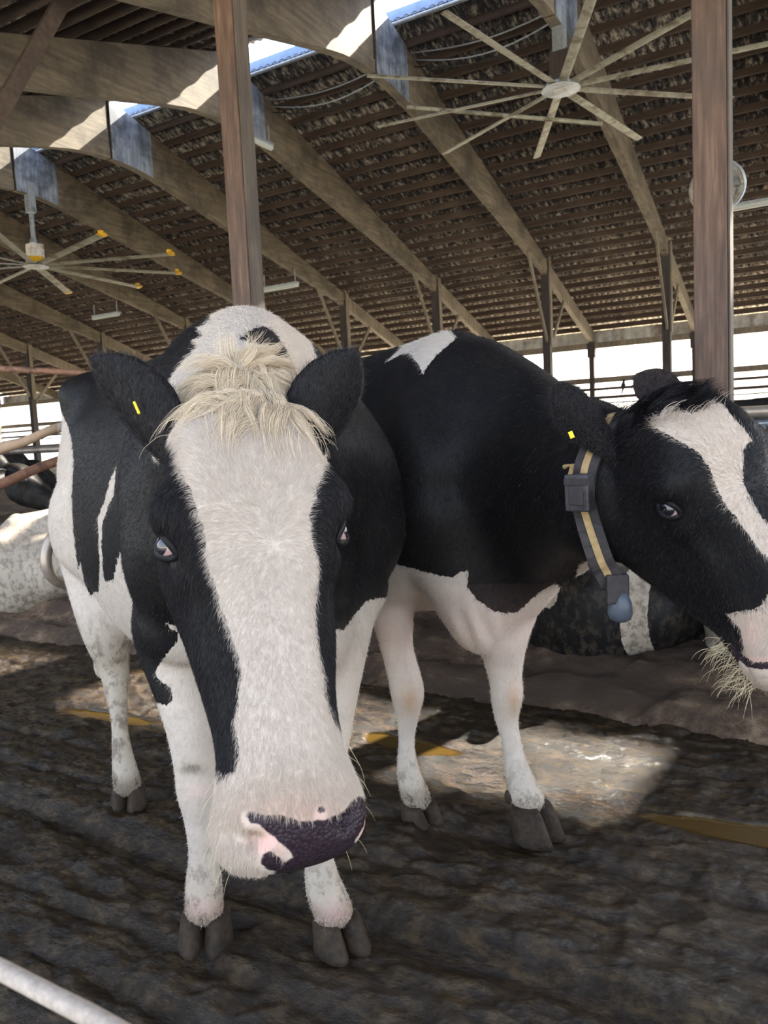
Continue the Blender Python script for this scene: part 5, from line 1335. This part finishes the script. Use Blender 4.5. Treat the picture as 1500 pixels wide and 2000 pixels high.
pipe('neck_rail', [Q(-150, 712, 5.0), Q(420, 742, 5.6)], .02, m_rust, 'thin rusty bar high at the left, level with the left cow\'s hip', 'pipe')
z_ = plane(1460, 805, 1, 4.35).z
pipe('neck_rail', [(-11.5, 4.35, z_), (3.4, 4.35, z_)], .030, m_tanpipe, 'thick straight pale pipe running behind both cows, in front of the right red post', 'pipe')
hb = empty('feed_barrier', plane(1460, 980, 1, 8.6)); hb.location.z = 0
z0, z1 = .5, plane(1460, 828, 1, 8.6).z
def bpt(px, z): v = plane(px, 850, 1, 8.6); return Vector((v.x, 8.6, z))
for za in (z1, z0):
    m = MB(); m.tube([bpt(1405, za), bpt(1640, za)], .03, 8); cpar(m.build('rail', m_galv, hb, smooth=True), hb)
for k in range(7):
    a = 1412+k*32
    m = MB(); m.tube([bpt(a+14, z0), bpt(a+14, z1)], .022, 8); cpar(m.build('upright', m_galv, hb, smooth=True), hb)
    m = MB(); m.tube([bpt(a, z1), bpt(a+(10 if k % 2 else 26), z0)], .018, 8); cpar(m.build('neck_bar', m_galv, hb, smooth=True), hb)
props(hb, 'galvanised feed barrier of upright and slanting bars beyond the right cow\'s head', 'feed barrier')
# bird
bp = plane(1217, 771, 1, EY-.1)+Vector((0, 0, .12)); bird = empty('bird', bp); m = MB()
m.tube([bp+Vector((0, 0, .03)), bp+Vector((0, 0, .10)), bp+Vector((.01, 0, .18)), bp+Vector((.02, 0, .26)), bp+Vector((.03, 0, .30))], [.02, .065, .075, .045, .03], 10); m.tube([bp+Vector((-.0, 0, .06)), bp+Vector((-.05, 0, -.10))], [.03, .02], 6)
cpar(m.build('body', m_cable, bird, smooth=True), bird)
m = MB(); bpy_ball(m, bp+Vector((.035, 0, .32)), (.045, .04, .042)); m.tube([bp+Vector((.07, 0, .32)), bp+Vector((.12, 0, .315))], [.012, .003], 6); cpar(m.build('head', m_cable, bird, smooth=True), bird)
props(bird, 'small dark bird perched on a rail in the bright far opening', 'bird')
# the pale rope close to the camera
pts = [Q(-140, 1822, .46), Q(0, 1893, .41), Q(90, 1940, .385), Q(190, 1992, .36), Q(330, 2075, .33)]
o = pipe('gate_rope', pts, .0052, plain('pale_rope', (.40, .34, .29), rough=.7, scale=200), 'blurred pale rope crossing the bottom left corner close to the camera', 'rope')
